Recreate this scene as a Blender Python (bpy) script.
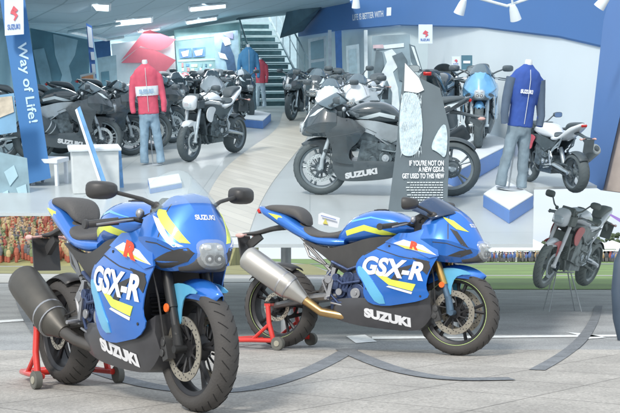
import bpy, bmesh, math, random
from mathutils import Vector, Matrix, Euler
random.seed(7)
sc = bpy.context.scene
for o in list(bpy.data.objects): bpy.data.objects.remove(o)
C = sc.collection
R = math.radians
# ------------------------------------------------------------------ camera
CAMZ = .69
cam = bpy.data.objects.new('camera', bpy.data.cameras.new('camera')); C.objects.link(cam)
cam.location = (0, 0, CAMZ); cam.rotation_euler = (R(90), 0, 0)
cam.data.sensor_width = 36; cam.data.lens = 36*1100/620
cam.data.shift_y = (258-206.5)/620; cam.data.clip_start = .05; cam.data.clip_end = 4000
sc.camera = cam
# ------------------------------------------------------------------ light
SUN_EL, SUN_AZ = R(40), R(205)      # azimuth of the sun measured clockwise from +Y (behind camera, left)
w = bpy.data.worlds.new('World'); sc.world = w; w.use_nodes = True
nt = w.node_tree; nt.nodes.clear()
def wn(t, **k):
    n = nt.nodes.new(t)
    for a, b in k.items(): setattr(n, a, b)
    return n
sky = wn('ShaderNodeTexSky', sky_type='NISHITA', sun_disc=False, sun_elevation=SUN_EL, sun_rotation=SUN_AZ, air_density=1.0, dust_density=3.0)
tc = wn('ShaderNodeTexCoord'); mp = wn('ShaderNodeMapping'); mp.inputs['Scale'].default_value = (1.2, 1.2, 4)
nz = wn('ShaderNodeTexNoise'); nz.inputs['Scale'].default_value = 1.6; nz.inputs['Detail'].default_value = 5
cr = wn('ShaderNodeValToRGB'); cr.color_ramp.elements[0].position = .3; cr.color_ramp.elements[0].color = (3.8, 4.6, 5.4, 1)
cr.color_ramp.elements[1].position = .7; cr.color_ramp.elements[1].color = (6.6, 7.0, 7.3, 1)
mx = wn('ShaderNodeMixRGB'); mx.inputs[0].default_value = .8
bg = wn('ShaderNodeBackground'); bg.inputs[1].default_value = .11
wo = wn('ShaderNodeOutputWorld')
for a, b in ((tc.outputs['Generated'], mp.inputs[0]), (mp.outputs[0], nz.inputs[0]), (nz.outputs[0], cr.inputs[0]), (sky.outputs[0], mx.inputs[1]),
             (cr.outputs[0], mx.inputs[2]), (mx.outputs[0], bg.inputs[0]), (bg.outputs[0], wo.inputs[0])): nt.links.new(a, b)
sl = bpy.data.lights.new('sun', 'SUN'); sl.energy = 1.5; sl.angle = R(10); sl.color = (1, .95, .88)
so = bpy.data.objects.new('sun', sl); C.objects.link(so)
sd = Vector((math.sin(SUN_AZ)*math.cos(SUN_EL), math.cos(SUN_AZ)*math.cos(SUN_EL), math.sin(SUN_EL)))
so.rotation_euler = sd.to_track_quat('Z', 'Y').to_euler(); so.location = (0, -5, 12)
vs = sc.view_settings; vs.view_transform = 'Standard'; vs.look = 'None'; vs.gamma = 1; vs.use_curve_mapping = False; vs.exposure = .86
sc.render.engine = 'CYCLES'; sc.cycles.use_denoising = True; sc.cycles.max_bounces = 6; sc.cycles.transparent_max_bounces = 12

# ------------------------------------------------------------------ materials
MATS = {}
def M(name, col, rough=.6, metal=0, coat=0, var=.12, scale=9, bump=0, bscale=60, trans=0, alpha=1, emit=0, spec=.5):
    if name in MATS: return MATS[name]
    m = bpy.data.materials.new(name); MATS[name] = m; m.use_nodes = True
    t = m.node_tree; b = t.nodes['Principled BSDF']
    def nn(k): return t.nodes.new(k)
    co = nn('ShaderNodeTexCoord')
    if var:
        n = nn('ShaderNodeTexNoise'); n.inputs['Scale'].default_value = scale; n.inputs['Detail'].default_value = 5
        t.links.new(co.outputs['Object'], n.inputs[0])
        r = nn('ShaderNodeValToRGB'); a = 1-var; c = 1+var
        r.color_ramp.elements[0].position = .3; r.color_ramp.elements[1].position = .7
        r.color_ramp.elements[0].color = [min(1, v*a) for v in col]+[1]; r.color_ramp.elements[1].color = [min(1, v*c) for v in col]+[1]
        t.links.new(n.outputs[0], r.inputs[0]); t.links.new(r.outputs[0], b.inputs['Base Color'])
        rr = nn('ShaderNodeMapRange'); rr.inputs['To Min'].default_value = max(.03, rough*.8); rr.inputs['To Max'].default_value = min(1, rough*1.25)
        t.links.new(n.outputs[0], rr.inputs[0]); t.links.new(rr.outputs[0], b.inputs['Roughness'])
    else:
        b.inputs['Base Color'].default_value = (*col, 1); b.inputs['Roughness'].default_value = rough
    if bump:
        n2 = nn('ShaderNodeTexNoise'); n2.inputs['Scale'].default_value = bscale; n2.inputs['Detail'].default_value = 4
        t.links.new(co.outputs['Object'], n2.inputs[0])
        bp = nn('ShaderNodeBump'); bp.inputs['Strength'].default_value = bump; bp.inputs['Distance'].default_value = .01
        t.links.new(n2.outputs[0], bp.inputs['Height']); t.links.new(bp.outputs[0], b.inputs['Normal'])
    b.inputs['Metallic'].default_value = metal; b.inputs['Coat Weight'].default_value = coat; b.inputs['Coat Roughness'].default_value = .06
    b.inputs['Transmission Weight'].default_value = trans; b.inputs['Alpha'].default_value = alpha
    b.inputs['Specular IOR Level'].default_value = spec
    if emit:
        b.inputs['Emission Color'].default_value = (*col, 1); b.inputs['Emission Strength'].default_value = emit
    return m

# ------------------------------------------------------------------ mesh builder
def chaikin(p, n=2, closed=True):
    for _ in range(n):
        q = []; L = len(p)
        for i in range(L if closed else L-1):
            a, b = p[i], p[(i+1) % L]
            q += [tuple(a[k]*.75+b[k]*.25 for k in range(len(a))), tuple(a[k]*.25+b[k]*.75 for k in range(len(a)))]
        if not closed: q = [p[0]]+q+[p[-1]]
        p = q
    return p
class MB:
    def __init__(s): s.v = []; s.f = []; s.m = []; s.mi = 0
    def add(s, vs, fs):
        k = len(s.v); s.v += [tuple(v) for v in vs]; s.f += [tuple(i+k for i in f) for f in fs]; s.m += [s.mi]*len(fs); return s
    def box(s, c, size, rot=(0, 0, 0)):
        m = Matrix.Translation(c) @ Euler(rot).to_matrix().to_4x4(); a, b, d = [x/2 for x in size]
        vs = [m @ Vector((x*a, y*b, z*d)) for x in (-1, 1) for y in (-1, 1) for z in (-1, 1)]
        return s.add(vs, [(0, 1, 3, 2), (4, 6, 7, 5), (0, 4, 5, 1), (2, 3, 7, 6), (0, 2, 6, 4), (1, 5, 7, 3)])
    def tube(s, pts, r, seg=10, squash=1):
        pts = [Vector(p) for p in pts]; n = len(pts); rs = r if isinstance(r, (list, tuple)) else [r]*n
        vs = []; up = None
        for i, p in enumerate(pts):
            d = (pts[min(i+1, n-1)]-pts[max(i-1, 0)]).normalized()
            if up is None: up = Vector((0, 0, 1)) if abs(d.z) < .9 else Vector((0, 1, 0))
            a = d.cross(up).normalized(); b = a.cross(d).normalized(); up = b
            for k in range(seg):
                t = 2*math.pi*k/seg; vs.append(p+rs[i]*(a*math.cos(t)+b*math.sin(t)*squash))
        fs = [(i*seg+k, i*seg+(k+1) % seg, (i+1)*seg+(k+1) % seg, (i+1)*seg+k) for i in range(n-1) for k in range(seg)]
        fs += [tuple(range(seg))[::-1], tuple((n-1)*seg+k for k in range(seg))]
        return s.add(vs, fs)
    def lathe(s, prof, c=(0, 0, 0), axis='y', seg=40, a0=0, a1=360):
        full = abs(a1-a0-360) < .01; n = seg if full else seg+1; L = len(prof); vs = []; c = Vector(c)
        for k in range(n):
            t = R(a0+(a1-a0)*k/seg)
            for r, h in prof:
                p = {'y': (r*math.cos(t), h, r*math.sin(t)), 'x': (h, r*math.cos(t), r*math.sin(t)), 'z': (r*math.cos(t), r*math.sin(t), h)}[axis]
                vs.append(c+Vector(p))
        fs = []
        for k in range(seg):
            for j in range(L-1):
                fs.append((k*L+j, k*L+j+1, ((k+1) % n)*L+j+1, ((k+1) % n)*L+j))
        return s.add(vs, fs)
    def ring(s, r0, r1, h0, h1, c=(0, 0, 0), axis='y', seg=40):
        return s.lathe([(r0, h0), (r1, h0), (r1, h1), (r0, h1), (r0, h0)], c, axis, seg)
    def disc(s, r, h0, h1, c=(0, 0, 0), axis='y', seg=24):
        return s.lathe([(.0001, h0), (r*.93, h0), (r, h0+(h1-h0)*.2), (r, h1-(h1-h0)*.2), (r*.93, h1), (.0001, h1)], c, axis, seg)
    def ball(s, c, r, seg=16, rot=None):
        if not isinstance(r, (tuple, list)): r = (r, r, r)
        vs = []; n = seg//2; m = Euler(rot).to_matrix() if rot else Matrix.Identity(3)
        for i in range(n+1):
            a = math.pi*i/n
            for k in range(seg):
                t = 2*math.pi*k/seg
                vs.append(Vector(c)+m @ Vector((r[0]*math.sin(a)*math.cos(t), r[1]*math.sin(a)*math.sin(t), r[2]*math.cos(a))))
        return s.add(vs, [(i*seg+k, i*seg+(k+1) % seg, (i+1)*seg+(k+1) % seg, (i+1)*seg+k) for i in range(n) for k in range(seg)])
    def loft(s, st, seg=24, e=.75, sub=3, axis='x'):
        # stations (x, zb, zt, hw[, yc]); smooth interpolation between them
        S = []
        for i in range(len(st)-1):
            p = [st[max(i-1, 0)], st[i], st[i+1], st[min(i+2, len(st)-1)]]
            for k in range(sub):
                t = k/sub
                S.append([.5*((2*b)+(-a+c_)*t+(2*a-5*b+4*c_-d)*t*t+(-a+3*b-3*c_+d)*t**3) for a, b, c_, d in zip(*p)])
        S.append(list(st[-1])); vs = []
        for q in S:
            x, zb, zt, hw = q[:4]; yc = q[4] if len(q) > 4 else 0
            zc = (zb+zt)/2; hz = (zt-zb)/2
            for k in range(seg):
                t = 2*math.pi*k/seg; c_, s_ = math.cos(t), math.sin(t)
                y = yc+hw*math.copysign(abs(c_)**e, c_); z = zc+hz*math.copysign(abs(s_)**e, s_)
                vs.append((x, y, z) if axis == 'x' else (z, y, x))
        n = len(S)
        fs = [(i*seg+k, i*seg+(k+1) % seg, (i+1)*seg+(k+1) % seg, (i+1)*seg+k) for i in range(n-1) for k in range(seg)]
        fs += [tuple(range(seg))[::-1], tuple((n-1)*seg+k for k in range(seg))]
        return s.add(vs, fs)
    def panel(s, out, f, t=.006, side=1, step=.045, smooth=0, lift=0, plane='xz'):
        if smooth: out = chaikin(out, smooth)
        bm = bmesh.new(); bm.faces.new([bm.verts.new((x, 0, z)) for x, z in out])
        xs = [p[0] for p in out]; zs = [p[1] for p in out]
        for lo, hi, no in ((min(xs), max(xs), (1, 0, 0)), (min(zs), max(zs), (0, 0, 1))):
            k = lo+step
            while k < hi-.001:
                bmesh.ops.bisect_plane(bm, geom=bm.verts[:]+bm.edges[:]+bm.faces[:], plane_co=[k*v for v in no], plane_no=no); k += step
        bmesh.ops.triangulate(bm, faces=bm.faces[:]); bm.verts.index_update(); n = len(bm.verts)
        A = [v.co.copy() for v in bm.verts]
        vs = [(a.x, side*(f(a.x, a.z)+lift), a.z) for a in A]+[(a.x, side*(f(a.x, a.z)+lift-t), a.z) for a in A]
        fs = [tuple(v.index for v in q.verts) for q in bm.faces]; fs += [tuple(i+n for i in q[::-1]) for q in fs]
        fs += [(e.verts[0].index, e.verts[1].index, e.verts[1].index+n, e.verts[0].index+n) for e in bm.edges if len(e.link_faces) == 1]
        bm.free(); return s.add(vs, fs)
    def prism(s, out, map3, t0=0, t1=.01):   # map3(u, v, w) -> 3-D
        n = len(out); vs = [map3(u, v, t0) for u, v in out]+[map3(u, v, t1) for u, v in out]
        return s.add(vs, [tuple(range(n))[::-1], tuple(range(n, 2*n))]+[(i, (i+1) % n, (i+1) % n+n, i+n) for i in range(n)])
    def text(s, body, map3, size=1, bold=.0, align='LEFT', thick=0, space=1):
        c = bpy.data.curves.new('t', 'FONT'); c.body = body; c.size = size; c.offset = bold; c.align_x = align; c.space_character = space
        c.fill_mode = 'FRONT'; c.extrude = thick
        o = bpy.data.objects.new('t', c); C.objects.link(o); dg = bpy.context.evaluated_depsgraph_get(); dg.update()
        me = bpy.data.meshes.new_from_object(o.evaluated_get(dg))
        s.add([map3(v.co.x, v.co.y, v.co.z) for v in me.vertices], [tuple(p.vertices) for p in me.polygons])
        bpy.data.objects.remove(o); bpy.data.meshes.remove(me); bpy.data.curves.remove(c); return s
    def build(s, name, mat, parent=None, smooth=40, bev=0):
        me = bpy.data.meshes.new(name); me.from_pydata(s.v, [], s.f)
        if any(s.m): me.polygons.foreach_set('material_index', s.m)
        bm = bmesh.new(); bm.from_mesh(me); bmesh.ops.remove_doubles(bm, verts=bm.verts[:], dist=1e-5)
        bmesh.ops.recalc_face_normals(bm, faces=bm.faces[:])
        for f in bm.faces: f.smooth = smooth > 0
        if smooth:
            for e in bm.edges:
                if len(e.link_faces) == 2 and e.calc_face_angle(0) > R(smooth): e.smooth = False
        bm.to_mesh(me); bm.free()
        for m in (mat if isinstance(mat, (list, tuple)) else [mat]): me.materials.append(m)
        o = bpy.data.objects.new(name, me); C.objects.link(o)
        if parent: o.parent = parent
        if bev:
            b = o.modifiers.new('bevel', 'BEVEL'); b.width = bev; b.segments = 2; b.limit_method = 'ANGLE'
        return o
def empty(name, label, cat, group=None):
    o = bpy.data.objects.new(name, None); C.objects.link(o); o.empty_display_size = .1
    return tag(o, label, cat, group)
def tag(o, label, cat, group=None, kind=None):
    o['label'] = label; o['category'] = cat
    if group: o['group'] = group
    if kind: o['kind'] = kind
    return o
def struct(o, kind='structure'): o['kind'] = kind; return o
def dup(o, parent=None):
    c = o.copy(); C.objects.link(c); c.parent = parent
    for k in list(o.children): dup(k, c)
    return c

# ------------------------------------------------------------------ motorcycles (x forward, y left, z up)
def wheel(root, x, z, r, w, mt, front, disc=True, stripe=None, spokes=5):
    rr = r*.775
    t = MB(); pr = []
    for k in range(15):
        a = R(-112+224*k/14); pr.append((r-w*.42+w*.42*math.cos(a)*1.0, w*.5*math.sin(a)))
    pr = [(rr-.008, -w*.36)]+[(max(p[0], rr-.002), p[1]) for p in pr]+[(rr-.008, w*.36)]
    t.lathe(pr, (x, 0, z), 'y', 56)
    g = t; t.mi = 1     # tread grooves, thin dark slots set just proud of the tyre
    for k in range(30):
        for sd in (-1, 1):
            a = R(k*12+sd*3); P = []
            for q in range(4):
                b = R(sd*(12+q*13)); rad = r-w*.42+w*.42*math.cos(b)+.0007; aa = a+R(q*2.6)
                P.append((x+rad*math.cos(aa), w*.5*math.sin(b)*1.01, z+rad*math.sin(aa)))
            g.tube(P, .0022, 4)
    wl = t.build('wheel', [mt['tyre'], mt['groove']], root)
    m = MB(); m.lathe([(rr-.012, -w*.3), (rr+.004, -w*.4), (rr+.006, -w*.36), (rr-.03, -w*.25), (rr-.034, 0), (rr-.03, w*.25), (rr+.006, w*.36), (rr+.004, w*.4), (rr-.012, w*.3), (rr-.02, 0), (rr-.012, -w*.3)], (x, 0, z), 'y', 56)
    m.disc(.045, -w*.42, w*.42, (x, 0, z)); m.ring(.03, .07, -.02, .02, (x, 0, z))
    for k in range(spokes):
        a = R(360/spokes*k+8)
        for da in (-9, 9):
            b = a+R(da)
            m.tube([(x+.05*math.cos(a), 0, z+.05*math.sin(a)), (x+.12*math.cos((a+b)/2), 0, z+.12*math.sin((a+b)/2)), (x+(rr-.01)*math.cos(b), 0, z+(rr-.01)*math.sin(b))], [.019, .012, .014], 6)
    m.build('rim', mt['rim'], wl)
    if stripe:
        q = MB()
        for sd in (-1, 1): q.ring(rr-.007, rr+.0035, sd*(w*.402), sd*(w*.402+.002), (x, 0, z), seg=64)
        q.build('rim_stripe', stripe, wl)
    if disc:
        rd = .155 if front else .11
        for sd in ((-1, 1) if front else (-1,)):
            d = MB(); c = MB(); y = sd*(w*.5+.018 if front else w*.38)
            d.ring(rd*.74, rd, y-.0025, y+.0025, (x, 0, z), seg=48)
            for k in range(10):
                a = R(36*k); c.tube([(x+.045*math.cos(a), y*.7, z+.045*math.sin(a)), (x+rd*.78*math.cos(a+.25), y, z+rd*.78*math.sin(a+.25))], .006, 5)
            d.mi = 1
            for k in range(44):
                a = R(k*360/44); q_ = rd*(.80+.07*(k % 3)); d.disc(.0048, y-.0032, y+.0032, (x+q_*math.cos(a), 0, z+q_*math.sin(a)), seg=6)
            dd = d.build('brake_disc', [mt['disc'], mt['dark']], wl); c.mi = 0; c.build('disc_carrier', mt['dark'], dd)
    return wl

SIDE = lambda x, z: .245-.28*(x-.28)**2-.45*max(0, z-.66)**2*1.6-.7*max(0, .50-z)**2
BELLY = lambda x, z: .205-.12*(x-.2)**2-1.1*max(0, .30-z)**2*2
def sport_bike(label, mt, group=None, detail=True, muffler='silver', naked=False, clear_screen=False, name='sport_motorcycle', half=False):
    root = empty(name, label, 'motorcycle', group)
    P = lambda mb, n, m, par=None, **k: mb.build(n, mt[m] if isinstance(m, str) else m, par or root, **k)
    wheel(root, .72, .305, .305, .12, mt, True, stripe=mt.get('stripe'))
    rw = wheel(root, -.72, .315, .312, .185, mt, False, stripe=mt.get('stripe'))
    # fork
    for sd in (-1, 1):
        f = MB(); f.tube([(.56, sd*.105, .80), (.66, sd*.105, .50)], .027, 12); fk = P(f, 'fork_leg', 'fork')
        f = MB(); f.tube([(.645, sd*.105, .545), (.70, sd*.105, .37)], .022, 12).tube([(.69, sd*.105, .42), (.705, sd*.095, .30)], [.024, .03], 10)
        f.disc(.02, sd*.07, sd*.135, (.72, 0, .305)); P(f, 'slider', 'forklow', fk)
        if detail: P(MB().disc(.021, sd*.132, sd*.142, (.655, 0, .50)), 'reflector', 'amber')
        c = MB(); c.box((.60, sd*.10, .30), (.05, .045, .115), (0, R(-20), 0)).disc(.019, sd*.125, sd*.13, (.602, 0, .33)).disc(.019, sd*.125, sd*.13, (.592, 0, .28))
        P(c, 'brake_caliper', 'caliper', bev=.006)
    # front fender
    m = MB(); n, k_ = 18, 10; vs = []
    for i in range(n+1):
        a = R(50+84*i/n)
        for j in range(k_+1):
            v = -1+2*j/k_; dr = .335-.062*abs(v)**2.6*(1+.5*math.sin(R(180*i/n))); wd = .080*(.30+.70*min(1, i/6)**.7)
            vs.append((.72+dr*math.cos(a), wd*v, .305+dr*math.sin(a)))
    m.add(vs, [(i*(k_+1)+j, i*(k_+1)+j+1, (i+1)*(k_+1)+j+1, (i+1)*(k_+1)+j) for i in range(n) for j in range(k_)])
    fe = P(m, 'front_fender', 'body'); so_ = fe.modifiers.new('t', 'SOLIDIFY'); so_.thickness = .004
    for sd in (-1, 1): P(MB().panel([(.585, .575), (.62, .61), (.70, .62), (.80, .605), (.87, .57), (.76, .57), (.715, .52), (.70, .41), (.665, .40), (.645, .50), (.61, .55)], lambda x, z: .088, .006, sd, smooth=1), 'fender_side', 'cyan', fe)
    # engine, frame, swingarm
    m = MB(); m.box((.12, 0, .47), (.34, .30, .26), (0, R(-12), 0)).box((.20, 0, .62), (.22, .28, .16), (0, R(-25), 0)).box((-.08, 0, .42), (.28, .27, .22)).box((.02, 0, .30), (.36, .22, .12))
    for sd in (-1, 1):
        m.disc(.075, sd*.135, sd*.165, (.0, 0, .43)).disc(.052, sd*.13, sd*.172, (.14, 0, .40)).disc(.045, sd*.13, sd*.16, (-.13, 0, .44)).disc(.03, sd*.16, sd*.176, (0, 0, .43))
        for k in range(7): m.disc(.006, sd*.16, sd*.17, (.0+.083*math.cos(k*.9), 0, .43+.083*math.sin(k*.9)), seg=6)
    for k in range(6): m.box((.21, 0, .50+.018*k), (.22, .305, .005), (0, R(-20), 0))
    for sd in (-1, 1):
        m.disc(.05, sd*.14, sd*.17, (-.06, 0, .54)).disc(.028, sd*.14, sd*.18, (-.16, 0, .545)).box((-.14, sd*.15, .50), (.16, .03, .10), (0, R(12), 0)).box((.03, sd*.15, .55), (.10, .03, .08), (0, R(-20), 0))
        m.tube([(-.24, sd*.15, .58), (-.10, sd*.18, .50), (.04, sd*.17, .52)], .011, 7).tube([(-.20, sd*.16, .66), (-.06, sd*.17, .60), (.05, sd*.15, .64)], .013, 7).tube([(-.26, sd*.14, .46), (-.14, sd*.17, .36), (.02, sd*.17, .37)], .010, 7)
        for k in range(5): m.box((-.14+.028*k, sd*.168, .50+.004*k), (.008, .012, .08), (0, R(12), 0))
    P(m, 'engine', 'engine', bev=.008)
    for sd in (-1, 1): [P(q_, 'engine_cover', 'alu') for q_ in (MB().disc(.040, sd*.166, sd*.178, (.0, 0, .43)).disc(.015, sd*.175, sd*.186, (.0, 0, .43)), MB().disc(.026, sd*.17, sd*.184, (-.13, 0, .44)))]
    m = MB()
    for sd in (-1, 1):
        m.panel([(-.46, .835), (-.27, .755), (-.11, .775), (.15, .845), (.45, .83), (.50, .76), (.35, .74), (.16, .70), (.05, .62), (-.02, .57), (-.08, .56), (-.14, .59), (-.20, .64), (-.29, .71), (-.40, .79)],
                lambda x, z: .155+.02*math.sin(8*x), .03, sd, smooth=2)
    P(m, 'frame', 'frame')
    m = MB()
    for sd in (-1, 1):
        m.tube([(-.76, sd*.125, .312), (-.60, sd*.135, .345), (-.35, sd*.12, .39), (-.08, sd*.09, .42)], [.026, .034, .042, .04], 8, .8)
        m.tube([(-.45, sd*.12, .80), (-.20, sd*.15, .58)], .012, 8).tube([(-.50, sd*.11, .86), (-.25, sd*.15, .64)], .011, 8).tube([(-.45, sd*.12, .80), (-.40, sd*.13, .70), (-.22, sd*.15, .62)], .01, 6)
        m.disc(.028, sd*.10, sd*.155, (-.72, 0, .315))
    m.tube([(-.36, 0, .42), (-.24, 0, .66)], .035, 12)
    P(m, 'swingarm', 'swing')
    P(MB().tube([(-.36+.12*t_/40+.032*math.cos(t_*1.05), .032*math.sin(t_*1.05), .42+.24*t_/40) for t_ in range(41)], .006, 6), 'shock_spring', 'yellow' if False else 'alu')
    P(MB().tube([(-.50, .115, .44), (-.60, .118, .43), (-.68, .118, .42)], .012, 6).tube([(-.70, -.125, .33), (-.50, -.16, .40), (-.28, -.17, .45)], .005, 6), 'chain_guard', 'black')
    for sd in (-1, 1):
        m = MB()
        m.box((-.20, sd*.165, .50), (.03, .02, .24), (0, R(14), 0)).tube([(-.22, sd*.165, .40), (-.20, sd*.255, .395)], .011, 8).tube([(-.20, sd*.17, .36), (-.04, sd*.185, .33)], .007, 6)
        m.tube([(-.22, sd*.165, .40), (-.27, sd*.165, .52), (-.20, sd*.16, .60)], .010, 6).disc(.03, sd*.16, sd*.18, (-.22, 0, .53))
        P(m, 'footpeg', 'alu')
    m = MB()     # chain on the left
    m.ring(.075, .095, .095, .103, (-.72, 0, .315), seg=30); m.tube([(-.72, .1, .405), (-.05, .12, .46)], .007, 4, 2).tube([(-.72, .1, .225), (-.05, .12, .38)], .007, 4, 2)
    P(m, 'chain', 'dark')
    # rear hugger, tail hanger
    m = MB(); n = 12; vs = []
    for i in range(n+1):
        a = R(62+78*i/n)
        for j in range(7):
            v = -1+j/3; dr = .338-.03*abs(v)**2; vs.append((-.72+dr*math.cos(a), .09*v, .315+dr*math.sin(a)))
    m.add(vs, [(i*7+j, i*7+j+1, (i+1)*7+j+1, (i+1)*7+j) for i in range(n) for j in range(6)])
    h = P(m, 'rear_hugger', 'black'); h.modifiers.new('t', 'SOLIDIFY').thickness = .004
    m = MB(); m.loft([(-.68, .90, .95, .04), (-.80, .89, .93, .035), (-.92, .865, .90, .035), (-1.03, .86, .885, .05), (-1.06, .865, .88, .05)], 12)
    m.box((-1.045, 0, .76), (.012, .17, .20), (0, R(-10), 0)).box((-.96, 0, .82), (.14, .03, .06), (0, R(-35), 0))
    hg = P(m, 'plate_hanger', 'black')
    for sd in (-1, 1): P(MB().ball((-1.02, sd*.12, .86), (.04, .018, .018)).tube([(-1.01, sd*.03, .87), (-1.02, sd*.11, .86)], .008, 6), 'rear_indicator', 'indicator', hg)
    # exhaust
    if muffler == 'silver': a, b, r1, r0, end = (-.885, -.245, .70), (-.53, -.225, .475), .083, .086, (-.40, -.20, .375)
    else: a, b, r1, r0, end = (-.90, -.21, .61), (-.48, -.21, .39), .095, .09, (-.37, -.19, .33)
    A_, B_, E_ = Vector(a), Vector(b), Vector(end)
    m = MB(); m.tube([A_+(A_-B_)*.0, A_+(B_-A_)*.04, A_+(B_-A_)*.12, B_, B_+(E_-B_)*.4, E_], [r1*.8, r1*.98, r1, r0, r0*.72, .036], 24, 1.12)
    mu = P(m, 'muffler', 'muffler')
    dn = (A_-B_).normalized()
    m = MB(); m.tube([A_+dn*.002, A_+dn*.012], r1*.55, 16); P(m, 'muffler_outlet', 'dark', mu)
    m = MB(); m.tube([A_+(B_-A_)*.86, A_+(B_-A_)*.89], r0*1.02, 24, 1.12).tube([B_+(E_-B_)*.05, B_+(E_-B_)*.12], r0*.99, 24, 1.1); P(m, 'muffler_band', 'alu', mu)
    m = MB(); m.tube([E_, (end[0]+.12, -.17, .29), (.0, -.12, .245)], [.034, .032, .03], 12)
    P(m, 'exhaust_pipe', 'pipe')
    m = MB()
    for y in (-.12, -.04, .04, .12): m.tube([(.27, y, .58), (.40, y, .52), (.42, y*.9, .38), (.30, y*.7, .25), (.0, y*.4-.06, .245)], .021, 10)
    P(m, 'exhaust_headers', 'dark')
    m = MB(); m.box((.47, 0, .56), (.03, .30, .34), (0, R(14), 0))
    for k in range(14): m.box((.486+.0045*(7-k)*1.2, 0, .42+.02*k), (.02, .27, .004), (0, R(14), 0))
    P(m, 'radiator', 'dark')
    # tank / seats / tail
    m = MB().loft([(-.20, .80, .855, .07), (-.16, .79, .90, .10), (-.08, .79, .975, .135), (.02, .79, 1.02, .165), (.14, .80, 1.035, .178), (.27, .82, 1.015, .165), (.38, .84, .965, .13), (.45, .85, .93, .10)], 28, .82)
    tk = P(m, 'fuel_tank', 'body'); P(MB().disc(.04, 1.028, 1.042, (.13, 0, 0), 'z').ring(.045, .056, 1.025, 1.038, (.13, 0, 0), 'z'), 'fuel_cap', 'dark', tk)
    if detail:
        for sd in (-1, 1):
            m = MB(); m.panel([(-.10, .885), (.07, .925), (.22, .885), (.34, .845), (.20, .85), (.07, .883), (-.09, .848)], lambda x, z: .001+max(.02, TANKY(x, z)), .012, sd, .02)
            P(m, 'tank_stripe', 'yellow', tk)
            P(MB().panel([(-.06, .96), (.12, .985), (.30, .945), (.32, .938), (.12, .972), (-.05, .945)], lambda x, z: .001+max(.02, TANKY(x, z)), .010, sd, .02), 'tank_pinstripe', 'cyan', tk)
    P(MB().loft([(-.53, .90, .985, .03), (-.50, .86, .94, .11), (-.42, .83, .895, .135), (-.3, .82, .875, .14), (-.2, .82, .885, .10), (-.14, .83, .91, .075)], 24, .7), 'rider_seat', 'seat')
    P(MB().loft([(-.84, 1.045, 1.085, .05), (-.78, 1.04, 1.095, .08), (-.66, 1.01, 1.09, .095), (-.56, .98, 1.075, .10), (-.50, .94, 1.03, .09), (-.475, .93, .97, .06)], 24, .7), 'pillion_seat', 'seat')
    m = MB().loft([(-.90, 1.065, 1.09, .03), (-.86, 1.02, 1.085, .07), (-.76, .965, 1.055, .105), (-.64, .90, 1.02, .125), (-.52, .84, .95, .135), (-.38, .785, .87, .145), (-.22, .765, .84, .15), (-.12, .77, .83, .12)], 28, .7)
    tl = P(m, 'tail_cowl', 'body')
    P(MB().box((-.895, 0, 1.05), (.03, .09, .035), (0, R(-30), 0)), 'tail_light', 'red', bev=.006)
    if detail:
        for sd in (-1, 1):
            m = MB().panel([(-.77, 1.03), (-.66, 1.005), (-.57, .93), (-.62, .935), (-.68, .97)], lambda x, z: .112+.10*(-.55-x)*-.12+.008, .012, sd, .02)
            P(m, 'tail_stripe', 'yellow', tl)
    # cockpit
    m = MB(); m.box((.50, 0, .96), (.14, .20, .10), (0, R(-25), 0)).box((.56, 0, .87), (.18, .30, .12)).box((.42, 0, .905), (.10, .22, .025), (0, R(-20), 0))
    P(m, 'instrument_panel', 'dark', bev=.01)
    for sd in (-1, 1):
        m = MB(); m.tube([(.46, sd*.10, .905), (.40, sd*.17, .93), (.31, sd*.36, .905)], .0125, 10).tube([(.47, sd*.105, .80), (.455, sd*.105, .95)], .027, 12)
        hb = P(m, 'handlebar', 'dark')
        P(MB().tube([(.365, sd*.24, .92), (.30, sd*.38, .903)], .019, 12).disc(.024, sd*.375, sd*.395, (.298, 0, .903)), 'grip', 'black', hb)
        P(MB().tube([(.42, sd*.19, .925), (.42, sd*.24, .92), (.385, sd*.37, .90)], [.008, .008, .006], 6).ball((.455, sd*.17, .955), (.022, .022, .026)), 'lever', 'alu', hb)
        ym = .40 if clear_screen else .36
        m = MB(); zz = 1.06 if not naked else 1.12
        m.tube([(.60, sd*.15, .985), (.57, sd*.22, 1.02), (.53, sd*(ym-.06), zz-.01)], [.013, .010, .010], 8).ball((.59, sd*.155, .985), (.04, .02, .025))
        mi = P(m, 'mirror', 'black')
        m = MB(); m.loft([(.56, zz-.015, zz+.02, .02, sd*(ym-.02)), (.54, zz-.033, zz+.035, .055, sd*(ym-.01)), (.50, zz-.042, zz+.044, .072, sd*ym), (.48, zz-.043, zz+.045, .074, sd*ym)], 20, .62, 2)
        P(m, 'mirror_housing', 'black', mi); P(MB().loft([(.4795, zz-.038, zz+.040, .068, sd*ym), (.477, zz-.037, zz+.039, .067, sd*ym)], 20, .62, 1), 'mirror_glass', 'mirrorg', mi)
    # nose
    if naked:
        m = MB().loft([(.56, .82, 1.0, .08), (.66, .78, 1.01, .115), (.74, .80, .97, .10), (.78, .83, .93, .06)], 20, .7); ns = P(m, 'nose_cowl', 'body')
        P(MB().loft([(.755, .81, .93, .085), (.79, .83, .91, .06), (.795, .85, .89, .03)], 18, .7), 'headlight', 'lens', ns)
        for sd in (-1, 1): P(MB().panel([(.20, .80), (.42, .84), (.52, .72), (.46, .60), (.34, .58), (.30, .70)], lambda x, z: .20-.1*(x-.3)**2, .01, sd, smooth=2), 'radiator_shroud', 'shroud')
    else:
        m = nose_mesh(MB()); ns = P(m, 'nose_fairing', 'body', smooth=24)
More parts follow.
